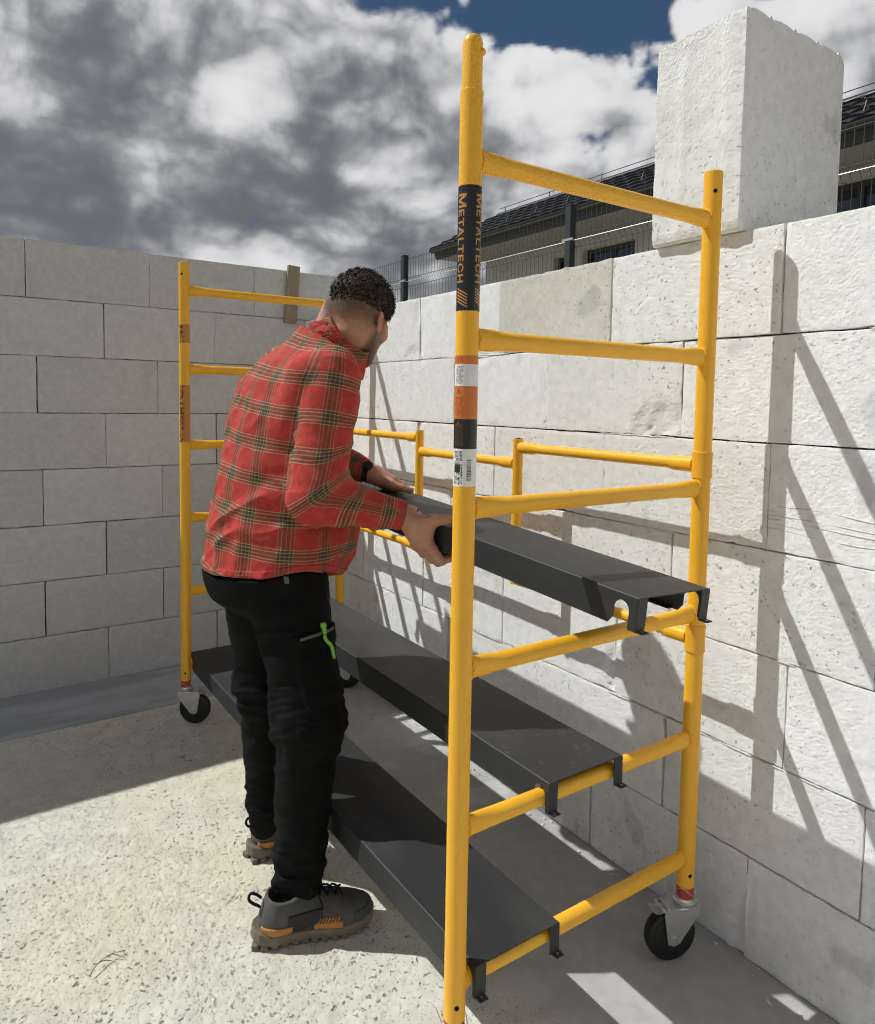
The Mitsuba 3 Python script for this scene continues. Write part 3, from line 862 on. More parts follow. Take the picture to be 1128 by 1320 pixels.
def torso(P, grow=0.0):
    z = P[:, 2]
    cx, cy, w, dp = (np.interp(z, SP[:, 0], SP[:, k]) for k in (1, 2, 3, 4))
    a = (P[:, 0] - cx) * RT[0] + (P[:, 1] - cy) * RT[1]
    b = (P[:, 0] - cx) * FW[0] + (P[:, 1] - cy) * FW[1]
    w, dp = w + grow, dp + grow
    k0 = np.sqrt((a / w) ** 2 + (b / dp) ** 2)
    k1 = np.sqrt((a / w ** 2) ** 2 + (b / dp ** 2) ** 2) + 1e-6
    d = np.where(k0 < .25, (k0 - 1) * dp, k0 * (k0 - 1) / k1) * 0.9
    return np.maximum(np.maximum(d, .80 - z), z - 1.55)


# --- hands: chains of joints with radii
def chain(P, pts, rad, k=0.006):
    d = None
    for a, b, ra, rb in zip(pts[:-1], pts[1:], rad[:-1], rad[1:]):
        c = caps(P, a, b, ra, rb)
        d = c if d is None else smin(d, c, k)
    return d


RH = {  # right hand: fingers hooked under the deck's left edge, thumb on top of it
    "palm": [(wrR, .0265), (A3(-.593, -2.022, .975), .026), (A3(-.583, -2.030, .950), .021)],
    "mcp": [A3(-.576, -2.063, .937), A3(-.571, -2.041, .930), A3(-.573, -2.019, .930), A3(-.581, -1.998, .936)],
    "fingers": [
        [A3(-.576, -2.063, .937), A3(-.553, -2.068, .9085), A3(-.522, -2.068, .9130), A3(-.503, -2.068, .9215)],
        [A3(-.571, -2.041, .930), A3(-.547, -2.045, .9010), A3(-.515, -2.044, .9100), A3(-.497, -2.043, .9215)],
        [A3(-.573, -2.019, .930), A3(-.549, -2.021, .9030), A3(-.519, -2.021, .9110), A3(-.502, -2.020, .9230)],
        [A3(-.581, -1.998, .936), A3(-.560, -1.998, .9130), A3(-.537, -1.998, .9170), A3(-.523, -1.998, .9255)]],
    "frad": [(.0125, .0108, .0095, .0078), (.0128, .0112, .0098, .0080), (.0122, .0106, .0092, .0076), (.0112, .0092, .0080, .0068)],
    "thumb": [A3(-.602, -2.034, .998), A3(-.579, -2.066, 1.007), A3(-.546, -2.080, 1.0085), A3(-.515, -2.082, 1.0000)],
    "trad": (.018, .0145, .0116, .0090)}
LH = {  # left hand: loose fist resting on the deck, thumb stretched out
    "palm": [(wrL, .025), (A3(-.462, -1.600, 1.058), .022), (A3(-.440, -1.598, 1.050), .018)],
    "mcp": [A3(-.428, -1.624, 1.050), A3(-.422, -1.603, 1.053), A3(-.426, -1.583, 1.050), A3(-.436, -1.566, 1.044)],
    "fingers": [
        [A3(-.428, -1.624, 1.050), A3(-.396, -1.630, 1.032), A3(-.414, -1.631, 1.0245), A3(-.434, -1.629, 1.0255)],
        [A3(-.422, -1.603, 1.053), A3(-.388, -1.607, 1.034), A3(-.408, -1.609, 1.0250), A3(-.430, -1.609, 1.0265)],
        [A3(-.426, -1.583, 1.050), A3(-.394, -1.585, 1.033), A3(-.412, -1.588, 1.0250), A3(-.432, -1.589, 1.0275)],
        [A3(-.436, -1.566, 1.044), A3(-.410, -1.566, 1.031), A3(-.424, -1.569, 1.0255), A3(-.440, -1.571, 1.0280)]],
    "frad": [(.0122, .0104, .0092, .0077), (.0126, .0108, .0094, .0078), (.0120, .0102, .0090, .0075), (.0110, .0090, .0078, .0066)],
    "thumb": [A3(-.474, -1.622, 1.056), A3(-.451, -1.652, 1.043), A3(-.425, -1.672, 1.033), A3(-.399, -1.682, 1.0245)],
    "trad": (.018, .0142, .0114, .0090)}


def hand(P, Hd):
    pl = Hd["palm"]
    d = caps(P, pl[0][0], pl[1][0], pl[0][1], pl[1][1])
    d = smin(d, caps(P, pl[1][0], pl[2][0], pl[1][1], pl[2][1]), .02)
    for m, fr in zip(Hd["mcp"], Hd["frad"]):
        d = smin(d, caps(P, pl[0][0] * .72 + pl[1][0] * .28 + (m - np.mean(Hd["mcp"], 0)) * .45, m, .019, fr[0]), .012)
    th = Hd["thumb"]
    d = smin(d, caps(P, pl[0][0], th[0], .022, Hd["trad"][0]), .012)
    d = smin(d, caps(P, th[1], Hd["mcp"][0] * .55 + pl[1][0] * .45, .0125, .014), .012)
    d = smin(d, chain(P, th, Hd["trad"], .004), .008)
    for fg, fr in zip(Hd["fingers"], Hd["frad"]):
        f = chain(P, fg, fr, .004)
        for j in (1, 2):  # knuckles
            f = smin(f, np.linalg.norm(P - fg[j], axis=1) - fr[j] * 1.04, .003)
        d = smin(d, f, .005)
    # tendons and creases
    for m in Hd["mcp"]:
        d = smin(d, np.linalg.norm(P - (m + (m - pl[2][0]) * .02), axis=1) - .0112, .006)
    return d + .0007 * vn(P, (160, 160, 160), 2, 5)


def head(P):
    q = (P - HC) @ HA.T / HS
    s = np.stack([q[:, 0], np.abs(q[:, 1]), q[:, 2]], 1)
    I3 = np.eye(3)
    d = ell(s, (-.012, 0, .034), I3, (.098, .0765, .088))
    d = smin(d, ell(s, (-.045, 0, .005), I3, (.060, .064, .068)), .02)
    d = smin(d, ell(s, (.030, 0, -.040), I3, (.064, .060, .074)), .03)
    d = smin(d, caps(s, (-.012, .054, -.042), (.066, .020, -.100), .019, .017), .022)
    d = smin(d, np.linalg.norm(s - (.076, 0, -.100), axis=1) - .0215, .02)
    d = smin(d, caps(s, (.086, 0, .020), (.088, .034, .020), .012, .010), .012)
    d = smin(d, caps(s, (.060, .050, -.022), (.030, .064, -.012), .016, .012), .02)
    d = smax(d, -(np.linalg.norm(s - (.100, .032, .002), axis=1) - .0150), .012)
    d = smin(d, np.linalg.norm(s - (.0765, .032, .002), axis=1) - .0132, .002)
    d = smin(d, caps(s, (.094, 0, .004), (.117, 0, -.034), .0085, .0115), .010)
    d = smin(d, np.linalg.norm(s - (.106, .011, -.037), axis=1) - .0085, .007)
    d = smin(d, caps(s, (.095, 0, -.062), (.088, .018, -.064), .0085, .006), .006)
    d = smin(d, caps(s, (.092, 0, -.074), (.086, .016, -.073), .0085, .006), .006)
    d = smax(d, -(caps(s, (.108, 0, -.068), (.098, .022, -.068), .0028, .0015)), .003)
    # ears
    eo = s - A3(-.010, .0745, -.016)
    ca, sa = math.cos(-.25), math.sin(-.25)
    ex, ez = eo[:, 0] * ca - eo[:, 2] * sa, eo[:, 0] * sa + eo[:, 2] * ca
    ey = eo[:, 1] - .18 * np.maximum(-ex, -.01) * 1.0
    er = np.stack([ex, ey, ez], 1)
    ear = ell(er, (0, 0, 0), I3, (.0175, .0062, .0310))
    ear = smax(ear, -ell(er, (.003, .0075, .003), I3, (.0105, .0065, .020)), .004)
    d = smin(d, ear, .006)
    d = smin(d, caps(P, NKT, NKB, .0505, .0520) / HS, .018)
    return d * HS


def body(P):
    d = torso(P, -.024)
    d = smin(d, head(P), .02)
    d = smin(d, caps(P, shR, elR, .052, .042), .04)
    d = smin(d, caps(P, elR, wrR, .042, .0275), .02)
    d = smin(d, caps(P, shL, elL, .052, .042), .04)
    d = smin(d, caps(P, elL, wrL, .042, .0265), .02)
    d = smin(d, hand(P, RH), .012)
    d = smin(d, hand(P, LH), .012)
    for a, b, c in ((hipR, kneeR, ankR), (hipL, kneeL, ankL)):
        d = smin(d, caps(P, a, b, .080, .054), .05)
        d = smin(d, caps(P, b, c, .052, .036), .03)
    return d


def skin_col(p, n, uv):
    q = [((p.x - HC[0]) * float(a[0]) + (p.y - HC[1]) * float(a[1]) + (p.z - HC[2]) * float(a[2])) / HS for a in HA]
    f, r, u = q[0], dr.abs(q[1]), q[2]
    m = fbm(p.x * 55, p.y * 55, p.z * 55, 3)
    base = mix((.41, .205, .130), (.49, .262, .172), m)
    red = smoothstep(.55, .75, fbm(p.x * 22, p.y * 22, p.z * 22, 2))
    base = mix(base, (.45, .165, .11), .35 * red)
    near_head = smoothstep(.22, .17, dr.sqrt(f * f + r * r + u * u))
    ear = smoothstep(.072, .078, r) * near_head
    base = mix(base, (.50, .17, .115), .55 * ear)
    # stubble: cropped sides and nape, fading down
    line = -.022 + .034 * smoothstep(-.02, .06, f) - .20 * dr.maximum(-f - .03, 0) + .012 * (noise(p.x * 120, p.y * 120, p.z * 120) - .5)
    crop = smoothstep(line - .046, line + .022, u) * smoothstep(.085, .045, f + .6 * smoothstep(.0, .06, -u) * 0.0)
    beard = smoothstep(-.030, -.052, u + .25 * (f - .05)) * smoothstep(-.034, -.004, f + .25 * (u + .04)) * smoothstep(-.135, -.112, u)
    speck = .78 + .22 * smoothstep(.35, .65, noise(p.x * 700, p.y * 700, p.z * 700))
    k = dr.clip(crop * .92 + beard * .90, 0, .96) * near_head * (1 - ear) * speck
    return mix(base, (.035, .024, .018), k)


add("skin", bump(proc(lambda p, n, uv: fbm(p.x * 420, p.y * 420, p.z * 420, 2), 3e-4), 0.0002, {"type": "principled", "base_color": proc(skin_col), "roughness": .48, "specular": .4}))
V, Fc = mesh_sdf(body, (-1.05, -2.14, .02), (-.35, -1.33, 1.70), .0035)
put(f"{MAN}__body", (V, Fc), "skin", True)

# nails of the visible thumbs
add("nail", two({"type": "principled", "base_color": {"type": "rgb", "value": [.62, .40, .32]}, "roughness": .3}))
for Hd in (RH, LH):
    t = unit(Hd["thumb"][3] - Hd["thumb"][2]); o = UP - t * (UP @ t); o = unit(o - RT * -.25); s = np.cross(t, o)
    g = trimesh.creation.icosphere(2); g.vertices = g.vertices * (.0075, .0055, .0018)
    g.vertices = Hd["thumb"][3] + o * .0088 + np.outer(g.vertices[:, 0], t) + np.outer(g.vertices[:, 1], s) + np.outer(g.vertices[:, 2], o)
    put(f"{MAN}__body__nail", g, "nail", True)

# --- hair: short tight curls on top, as many small tapered locks over a close cap
add("dark_hair", two({"type": "principled", "base_color": proc(lambda p, n, uv: mix((.018, .012, .009), (.060, .040, .028), fbm(p.x * 160, p.y * 160, p.z * 160, 3))), "roughness": .62, "specular": .3}))


def hair_cap(P):
    q = (P - HC) @ HA.T / HS
    f, r, u = q[:, 0], q[:, 1], q[:, 2]
    d = ell(q, (-.012, 0, .034), np.eye(3), (.098, .0765, .088))
    line = .014 + .55 * (np.maximum(f - .02, 0)) - .30 * np.maximum(-f - .03, 0) + .010 * vn(P, (60, 60, 60), 2, 3)
    t = np.clip((u - line) / .045, 0, 1)
    thick = -.003 + .0115 * t ** .7
    curls = .009 * np.abs(vn(P, (55, 55, 55), 3, 9)) * 2 + .003 * vn(P, (190, 190, 190), 2, 4)
    return (d - thick - curls * t) * .8 * HS


Vh, Fh = mesh_sdf(hair_cap, HC - .14, HC + .15, .0026)
rg = np.random.default_rng(5)


def scalp(n):
    a_, c_ = rg.uniform(0, 2 * np.pi, n), rg.uniform(-.35, 1, n)
    s_ = np.sqrt(1 - c_ ** 2)
    d_ = np.stack([s_ * np.cos(a_), s_ * np.sin(a_), c_], 1)
    x_ = np.array([-.012, 0, .034]) + d_ * (.098, .0765, .088)
    ln_ = .008 + .55 * np.maximum(x_[:, 0] - .02, 0) - .30 * np.maximum(-x_[:, 0] - .03, 0)
    t_ = np.clip((x_[:, 2] - ln_) / .05, 0, 1)
    k_ = (t_ > .01) & (x_[:, 0] < .092)
    n_ = d_ / np.array([.098, .0765, .088]); n_ /= np.linalg.norm(n_, axis=1, keepdims=True)
    return x_[k_], n_[k_], t_[k_]


cr, cn, ctt = scalp(1500)
flow = vn(cr, (30, 30, 30), 2, 1)[:, None] * np.array([3.0, 0, 0]) + vn(cr, (30, 30, 30), 2, 2)[:, None] * np.array([0, 3.0, 0]) + np.array([.5, 0, -.1]) + rg.normal(size=cr.shape) * .55
flow -= cn * (flow * cn).sum(1, keepdims=True); flow /= np.linalg.norm(flow, axis=1, keepdims=True)
cL = (.005 + .0115 * ctt ** .8) * rg.uniform(.7, 1.35, len(cr))
cw, cp, cam_ = rg.uniform(2.0, 4.5, len(cr)), rg.uniform(0, 6.28, len(cr)), rg.uniform(.0015, .0055, len(cr))
root, nrm, tt = scalp(11000)
from scipy.spatial import cKDTree
own = cKDTree(cr).query(root)[1]
K = len(root)
cs_ = np.cross(cn, flow)
vs, fs = [], []
NSEG = 6
Lk = rg.uniform(.8, 1.15, K)
for j in range(NSEG):
    s_ = j / (NSEG - 1)
    a_ = cL[own] * Lk
    ax = cr[own] + cn[own] * (a_ * (.80 * math.sin(s_ * 1.9) ** 1.0))[:, None] + flow[own] * (a_ * .75 * s_ ** 1.5)[:, None]
    ax = ax + cs_[own] * (cam_[own] * np.sin(cw[own] * s_ * 2 + cp[own]) * s_ * 1.3)[:, None]
    c = (root - cr[own]) * (1 - .78 * s_) + ax + rg.normal(size=(K, 3)) * .0004 * s_
    rr = (.0010 * (1 - .65 * s_)) * np.ones(K)
    for k3 in range(3):
        q3 = 2 * np.pi * k3 / 3
        vs.append(c + cs_[own] * (rr * math.cos(q3))[:, None] + flow[own] * (rr * math.sin(q3))[:, None])
vs = np.stack(vs, 1)  # K, NSEG*3, 3
base = np.arange(K)[:, None] * (NSEG * 3)
for j in range(NSEG - 1):
    for k3 in range(3):
        a, b = j * 3 + k3, j * 3 + (k3 + 1) % 3
        fs += [np.hstack([base + a, base + b, base + b + 3]), np.hstack([base + a, base + b + 3, base + a + 3])]
vw = HC + HS * vs.reshape(-1, 3) @ HA
hm = trimesh.util.concatenate([trimesh.Trimesh(Vh, Fh, process=False), trimesh.Trimesh(vw, np.vstack(fs), process=False)])
put(f"{MAN}__hair", (hm.vertices, hm.faces), "dark_hair", True)


# --- shirt
def hemz(P):
    cx, cy = -.848, -1.714
    a = (P[:, 0] - cx) * RT[0] + (P[:, 1] - cy) * RT[1]
    b = (P[:, 0] - cx) * FW[0] + (P[:, 1] - cy) * FW[1]
    th = np.arctan2(a, b)            # 0 front, +-pi back
    return .862 + .022 * np.exp(-((np.abs(th) - 1.75) / .45) ** 2) - .052 * np.exp(-(th / .75) ** 2) + .004 * np.sin(th * 5 + 1)


def sleeve(P, s, e, w, r0, r1, r2, seed):
    mid = e + unit((e - s) / np.linalg.norm(e - s) - (w - e) / np.linalg.norm(w - e)) * .012
    d = smin(caps(P, s, mid, r0, r1), caps(P, mid, w, r1, r2), .03)
    t1 = ((P - s) @ unit(mid - s)); t2 = ((P - mid) @ unit(w - mid)); L1 = np.linalg.norm(mid - s); L2 = np.linalg.norm(w - mid)
    xx = np.where(t1 < L1 * .98, t1, L1 + np.clip(t2, 0, None))
    bend = np.exp(-((xx - L1) / .09) ** 2)
    ax = unit(np.cross(mid - s, w - mid))
    lat = (P - mid) @ ax
    fold = np.abs(meshkit.noise(np.stack([xx * 34 + lat * 9, lat * 10, np.full(len(P), seed * 3.3)], 1)) * 2 - 1)
    fold2 = np.abs(meshkit.noise(np.stack([xx * 17 - lat * 16 + 4, lat * 8 + xx * 6, np.full(len(P), seed * 5.1)], 1)) * 2 - 1)
    d = d + (.0130 * bend + .0040) * (fold - .45) + .0085 * (fold2 - .5)
    d = d + .010 * (np.exp(-((xx - L1 - L2 * .62) / .035) ** 2)) * (np.abs(meshkit.noise(np.stack([xx * 42, lat * 14, np.full(len(P), 9.0)], 1)) * 2 - 1) - .4)
    cut = (P - w) @ unit(w - mid) - .002
    return np.maximum(d, cut * .9), mid


def shirt_parts(P):
    t = torso(P, .010)
    z = P[:, 2]
    a = (P - A3(-.8, -1.68, 0)) @ RT; b = (P - A3(-.8, -1.68, 0)) @ FW
    # sagging cloth: broad diagonal folds on the back, blousing above the hem, pulls towards the raised arms
    f1 = np.abs(meshkit.noise(np.stack([a * 5 + z * 7, z * 17 - a * 12, b * 6], 1)) * 2 - 1)
    f2 = np.abs(meshkit.noise(np.stack([a * 14 + 3, z * 6 + a * 5, b * 12 + 7], 1)) * 2 - 1)
    f3 = np.abs(meshkit.noise(np.stack([a * 9 + z * 22, z * 11 - a * 24, b * 9 + 2], 1)) * 2 - 1)
    low = np.clip((1.15 - z) / .3, 0, 1)
    t = t + .0120 * (f1 - .45) * (.35 + .65 * np.clip(1 - np.abs(z - 1.06) / .2, 0, 1)) + .0105 * (f2 - .45) * (.4 + .6 * low) + .0055 * (f3 - .45)
    t = t - .005 * np.exp(-((z - .93) / .05) ** 2) - .005 * np.exp(-((z - .865) / .02) ** 2)
    # the open front hangs forward of the belly
    fr = ell(P, A3(-.700, -1.700, .962), np.stack([unit(FW + UP * .25), RT, unit(UP - FW * .25)]), (.085, .120, .135))
    t = smin(t, fr + .006 * (f1 - .45) + .006 * (f2 - .45), .10)
    # shoulder blade and arm pull
    t = smin(t, caps(P, shR - FW * .055 + RT * -.03, shR - FW * .070 - RT * .05 - UP * .10, .045, .030), .07)
    t = smin(t, caps(P, C7 - FW * .010 - UP * .022, shR, .036, .058), .05)
    t = smin(t, caps(P, C7 - FW * .010 - UP * .022, shL, .036, .058), .05)
    t = smax(t, hemz(P) - z, .006)
    t = smax(t, (P - (NB - NAX * .006)) @ unit(NAX + (UP * 1.0 + FW * .45)), .008)
    r, mR = sleeve(P, shR, elR, wrR - (wrR - elR) * .085, .069, .062, .034, 1)
    l, mL = sleeve(P, shL, elL, wrL - (wrL - elL) * .10, .073, .060, .034, 2)
    return t, r, l, mR, mL


def shirt(P):
    t, r, l, _, _ = shirt_parts(P)
    return smin(smin(t, r, .010), l, .016)


def plaid_uv(V, N, Fc):
    t, r, l, mR, mL = shirt_parts(V)
    lab = np.argmin(np.stack([t - .004, r, l], 1), 1)
    fl = lab[Fc]
    flab = np.where(fl[:, 0] == fl[:, 1], fl[:, 0], np.where(fl[:, 1] == fl[:, 2], fl[:, 1], fl[:, 0]))
    UVs = []
    z = V[:, 2]
    cx, cy = np.interp(z, SP[:, 0], SP[:, 1]), np.interp(z, SP[:, 0], SP[:, 2])
    a = (V[:, 0] - cx) * RT[0] + (V[:, 1] - cy) * RT[1]; b = (V[:, 0] - cx) * FW[0] + (V[:, 1] - cy) * FW[1]
    th = np.arctan2(a, -b)  # 0 at the spine; seam down the front
    UVs.append(np.stack([th * .162 + .012 * (z - 1.1), (z - .86) * 1.06 - .10 * np.cos(th) * .12 + .018 * np.sin(th)], 1))
    per = [2 * np.pi * .162]
    for s, e, w in ((shR, mR, wrR), (shL, mL, wrL)):
        d1, d2 = unit(e - s), unit(w - e)
        L1 = np.linalg.norm(e - s)
        t1, t2 = (V - s) @ d1, (V - e) @ d2
        dd = unit(d1 + d2); cb = float(dd @ d1)
        sb = (V - e) @ dd
        m = np.clip(sb / .08 + .5, 0, 1); m = m * m * (3 - 2 * m)
        x0 = unit(np.cross(d1, d2)); y1, y2 = np.cross(d1, x0), np.cross(d2, x0)
        q1, q2 = V - s, V - e
        A = q1 @ x0 * (1 - m) + q2 @ x0 * m
        Bq = (q1 @ y1) * (1 - m) + (q2 @ y2) * m
        th = np.arctan2(Bq, A)
        we = np.exp(-(sb / .06) ** 2)
        v = (1 - we) * np.where(sb < 0, t1, L1 + t2) + we * (L1 + sb / cb)
        UVs.append(np.stack([th * .062 + .02, -v + .013], 1)); per.append(2 * np.pi * .062)
    allV, allN, allUV, key = [], [], [], {}
    nf = np.empty_like(Fc)
    uvf = np.empty((len(Fc), 3, 2))
    for k in range(3):
        sel = flab == k
        u3 = UVs[k][Fc[sel]]
        rng_ = u3[:, :, 0].max(1) - u3[:, :, 0].min(1)
        w = rng_ > per[k] * .5
        u3[w, :, 0] = np.where(u3[w, :, 0] < 0, u3[w, :, 0] + per[k], u3[w, :, 0])
        uvf[sel] = u3
    flat = np.round(np.concatenate([Fc.reshape(-1, 1).astype(float), uvf.reshape(-1, 2)], 1), 6)
    uq, inv = np.unique(flat, axis=0, return_inverse=True)
    vi = uq[:, 0].astype(int)
    return V[vi], N[vi], uq[:, 1:], inv.reshape(-1, 3)


def plaid(p, n, uv):
    u, v = uv.x, uv.y
    def stripes(t):
        t = t / .088
        t = t - dr.floor(t)
        bandv = smoothstep(.0, .02, t) * smoothstep(.42, .40, t)
        core = smoothstep(.13, .15, t) * smoothstep(.29, .27, t)
        ln = lambda c: smoothstep(.017, .007, dr.abs(t - c))
        return bandv, core, ln(.025) + ln(.105) + ln(.315) + ln(.395) + .7 * ln(.21), ln(.70)
    bu, cu, lu, xu = stripes(u)
    bv, cv, lv, xv = stripes(v + .03)
    wv = .5 + .5 * dr.sin((u + v) * 3500.0)
    f = fbm(p.x * 90, p.y * 90, p.z * 90, 3)
    c = mix((.36, .036, .030), (.45, .058, .046), f)
    c = mix(c, (.105, .055, .035), (.38 + .20 * cu) * bu)
    c = mix(c, (.085, .060, .036), (.42 + .22 * cv) * bv)
    c = mix(c, (.030, .045, .026), .62 * bu * bv)
    c = mix(c, (.62, .50, .30), dr.clip(lu, 0, 1) * (.13 + .11 * wv))
    c = mix(c, (.66, .54, .34), dr.clip(lv, 0, 1) * (.23 + .15 * wv))
    c = mix(c, (.20, .030, .030), .30 * xu)
    return c * (.90 + .2 * f)


def weave(p, n, uv):
    return .5 * dr.sin(uv.x * 5200.0) * dr.sin(uv.y * 5200.0) + 1.5 * fbm(uv.x * 420, uv.y * 420, 1.0, 2)


add("plaid_flannel", bump(proc(weave, 3e-4), 0.00022, {"type": "principled", "base_color": proc(plaid), "roughness": .88, "specular": .2, "sheen": .6, "sheen_tint": .5}))


def cloth(f, lo, hi, h, key, mat, uvf):
    V, Fc = mesh_sdf(f, lo, hi, h)
    _, _, N = meshkit.arrays((V, Fc), True)
    V2, N2, UV2, F2 = uvf(V, N, Fc)
    path = meshkit.write_ply((V2, F2), True, UV2, None, N2)
    k = key
    i = 0
    while k in scene:
        i += 1; k = f"{key}_{i:03d}"
    scene[k] = {"type": "ply", "filename": path, "face_normals": False, "bsdf": {"type": "ref", "id": mat}}
    return k


SLO, SHI = (-1.07, -2.06, .80), (-.42, -1.33, 1.52)
cloth(shirt, SLO, SHI, .0050, f"{MAN}__shirt", "plaid_flannel", plaid_uv)


# cuffs, hem, yoke and collar lie on the shirt as raised bands
def cuff(e, w, r):
    ax = unit(w - e)
    def f(P):
        q = (P - w) @ ax
        rad = np.linalg.norm(P - w - q[:, None] * ax, axis=1)
        return smax(np.abs(rad - r - .05 * np.clip(-q, 0, .1)) - .0022, np.abs(q + .022) - .026, .003) + .0016 * vn(P, (50, 50, 50), 2, 3)
    return f


wR2 = wrR - (wrR - elR) * .085; wL2 = wrL - (wrL - elL) * .10
cloth(cuff(elR, wR2, .0345), wR2 - .08, wR2 + .07, .0026, f"{MAN}__shirt__cuff", "plaid_flannel", plaid_uv)
cloth(cuff(elL, wL2, .0335), wL2 - .08, wL2 + .07, .0026, f"{MAN}__shirt__cuff", "plaid_flannel", plaid_uv)


def hem(P):
    d = shirt_parts(P)[0]
    return smax(np.abs(d + .0005) - .0030, np.abs(P[:, 2] - hemz(P) - .009) - .0085, .002)


cloth(hem, (-1.05, -1.95, .82), (-.64, -1.48, .95), .0036, f"{MAN}__shirt__hem", "plaid_flannel", plaid_uv)
# collar: a fold of cloth round the neck
nax = NAX


def collar(P):
    q = (P - NB) @ nax
    v = P - NB - q[:, None] * nax
    fr = v @ unit(FW - nax * (FW @ nax))
    rad = np.linalg.norm(v, axis=1)
    tilt = q + .10 * fr
    d1 = np.abs(rad - (.066 - .05 * np.clip(tilt, 0, .05))) - .0018
    d1 = smax(d1, np.abs(tilt - .012) - .030, .003)
    d2 = np.abs(rad - (.069 + .55 * np.clip(.036 - tilt, 0, .08))) - .0020
    d2 = smax(d2, np.abs(tilt - .012) - .028 - .012 * np.clip(fr / .07, 0, 1), .003)
    return smin(d1, d2, .004) + .0015 * vn(P, (40, 40, 40), 2, 6)


cloth(collar, NB - .14, NB + .14, .0030, f"{MAN}__shirt__collar", "plaid_flannel", plaid_uv)


# --- trousers
def leg(P, a, b, c, r0, r1, r2, seed):
    d = smin(caps(P, a, b, r0, r1), caps(P, b, c, r1, r2), .05)
    z = P[:, 2]
    lat = (P[:, 0] - b[0]) * .5 + (P[:, 1] - b[1])
    kz = np.exp(-((z - .50) / .10) ** 2)
    az = np.exp(-((z - .17) / .07) ** 2)
    th = np.exp(-((z - .82) / .07) ** 2)
    f1 = np.abs(meshkit.noise(np.stack([lat * 9 + seed, z * 30 + lat * 11, P[:, 0] * 8], 1)) * 2 - 1)
    f2 = np.abs(meshkit.noise(np.stack([lat * 14 + seed * 2, z * 13 - P[:, 0] * 22, P[:, 0] * 10 + 4], 1)) * 2 - 1)
    f3 = np.abs(meshkit.noise(np.stack([lat * 20 + seed, z * 58 + lat * 26, P[:, 0] * 18 + 2], 1)) * 2 - 1)
    sharp = lambda f: np.where(f < .3, f * f / .6 + .15, f)
    return d + (.003 + .017 * kz + .015 * az + .010 * th) * (sharp(f1) - .45) + .011 * (sharp(f2) - .45) + (.001 + .006 * kz + .006 * az) * (f3 - .45)


def trousers(P):
    z = P[:, 2]
    a = leg(P, hipR + A3(.005, .008, -.02), kneeR, ankR + A3(.004, 0, -.03), .097, .075, .056, 1.3)
    b = leg(P, hipL + A3(.018, -.012, -.02), kneeL, ankL + A3(-.004, 0, -.03), .096, .074, .054, 4.7)
    d = smin(a, b, .020)
    pel = ell(P, (-.856, -1.712, .90), np.stack([FW, RT, UP]), (.128, .168, .135))
    d = smin(d, pel, .05)
    d = smin(d, smax(torso(P, -.012), np.abs(z - .90) - .10, .02), .03)
    seat = ell(P, A3(-.93, -1.72, .845), np.stack([FW, RT, UP]), (.062, .13, .085))
    d = smin(d, seat, .05)
    d = smax(d, z - 1.0, .01)
    d = smax(d, shirt_parts(P)[0] + .006 - 8 * np.maximum(hemz(P) - .004 - z, 0), .004)
    return smax(d, .085 + .016 * np.sin(P[:, 0] * 40 + P[:, 1] * 30) - z + .3 * np.maximum(-(P[:, 0] + .85), 0) * 0, .004)


add("black_cotton", bump(proc(lambda p, n, uv: fbm(p.x * 900, p.y * 900, p.z * 900, 2), 3e-4), 0.00016,
                         {"type": "principled", "base_color": proc(lambda p, n, uv: mix((.0026, .0026, .0030), (.0060, .0060, .0065), fbm(p.x * 26, p.y * 26, p.z * 26, 4))), "roughness": .85, "specular": .14}))
add("grey_trim", two(rough((.10, .10, .105), .7)))
V, Fc = mesh_sdf(trousers, (-1.06, -2.03, .05), (-.64, -1.42, 1.02), .0050)
put(f"{MAN}__trousers", (V, Fc), "black_cotton", True)
OUT = unit(RT * .94 + FW * .34)        # outer front of the right thigh


def patch(base, off, c, ax, half, k=.004, thin=.004):
    """a piece of cloth lying on a surface, bounded by a box"""
    ax = np.asarray(ax, float)
    def f(P):
        d = base(P)
        q = np.abs((P - c) @ ax.T) - half
        bx = np.linalg.norm(np.maximum(q, 0), axis=1) + np.minimum(q.max(1), 0)
        return smax(smax(d - off, -d - thin, .001), bx, k)
    return f


LEGAX = unit(hipR - kneeR)
SIDE = unit(np.cross(LEGAX, OUT)); OUT2 = np.cross(SIDE, LEGAX)
AX = np.stack([OUT2, SIDE, LEGAX])
PK = kneeR + LEGAX * .155 + OUT2 * .08
for nm, off, c, half, mat in (("cargo_pocket", .0050, PK + LEGAX * -.025, (.06, .068, .085), "black_cotton"), ("pocket_flap", .0080, PK + LEGAX * .048, (.06, .070, .022), "black_cotton"),
                              ("flap_trim", .0093, PK + LEGAX * .062 - SIDE * .012, (.06, .052, .0045), "grey_trim")):
    V, Fc = mesh_sdf(patch(trousers, off, c, AX, np.array(half)), c - .13, c + .13, .0034)
    put(f"{MAN}__trousers__{nm}", (V, Fc), mat, True)
zc = hipR + RT * .085 + FW * -.045 + UP * -.01
V, Fc = mesh_sdf(patch(trousers, .005, zc, np.stack([RT, FW, UP]), np.array((.06, .004, .018)), .001), zc - .08, zc + .08, .0022)
put(f"{MAN}__trousers__zip_tab", (V, Fc), "grey_trim", True)

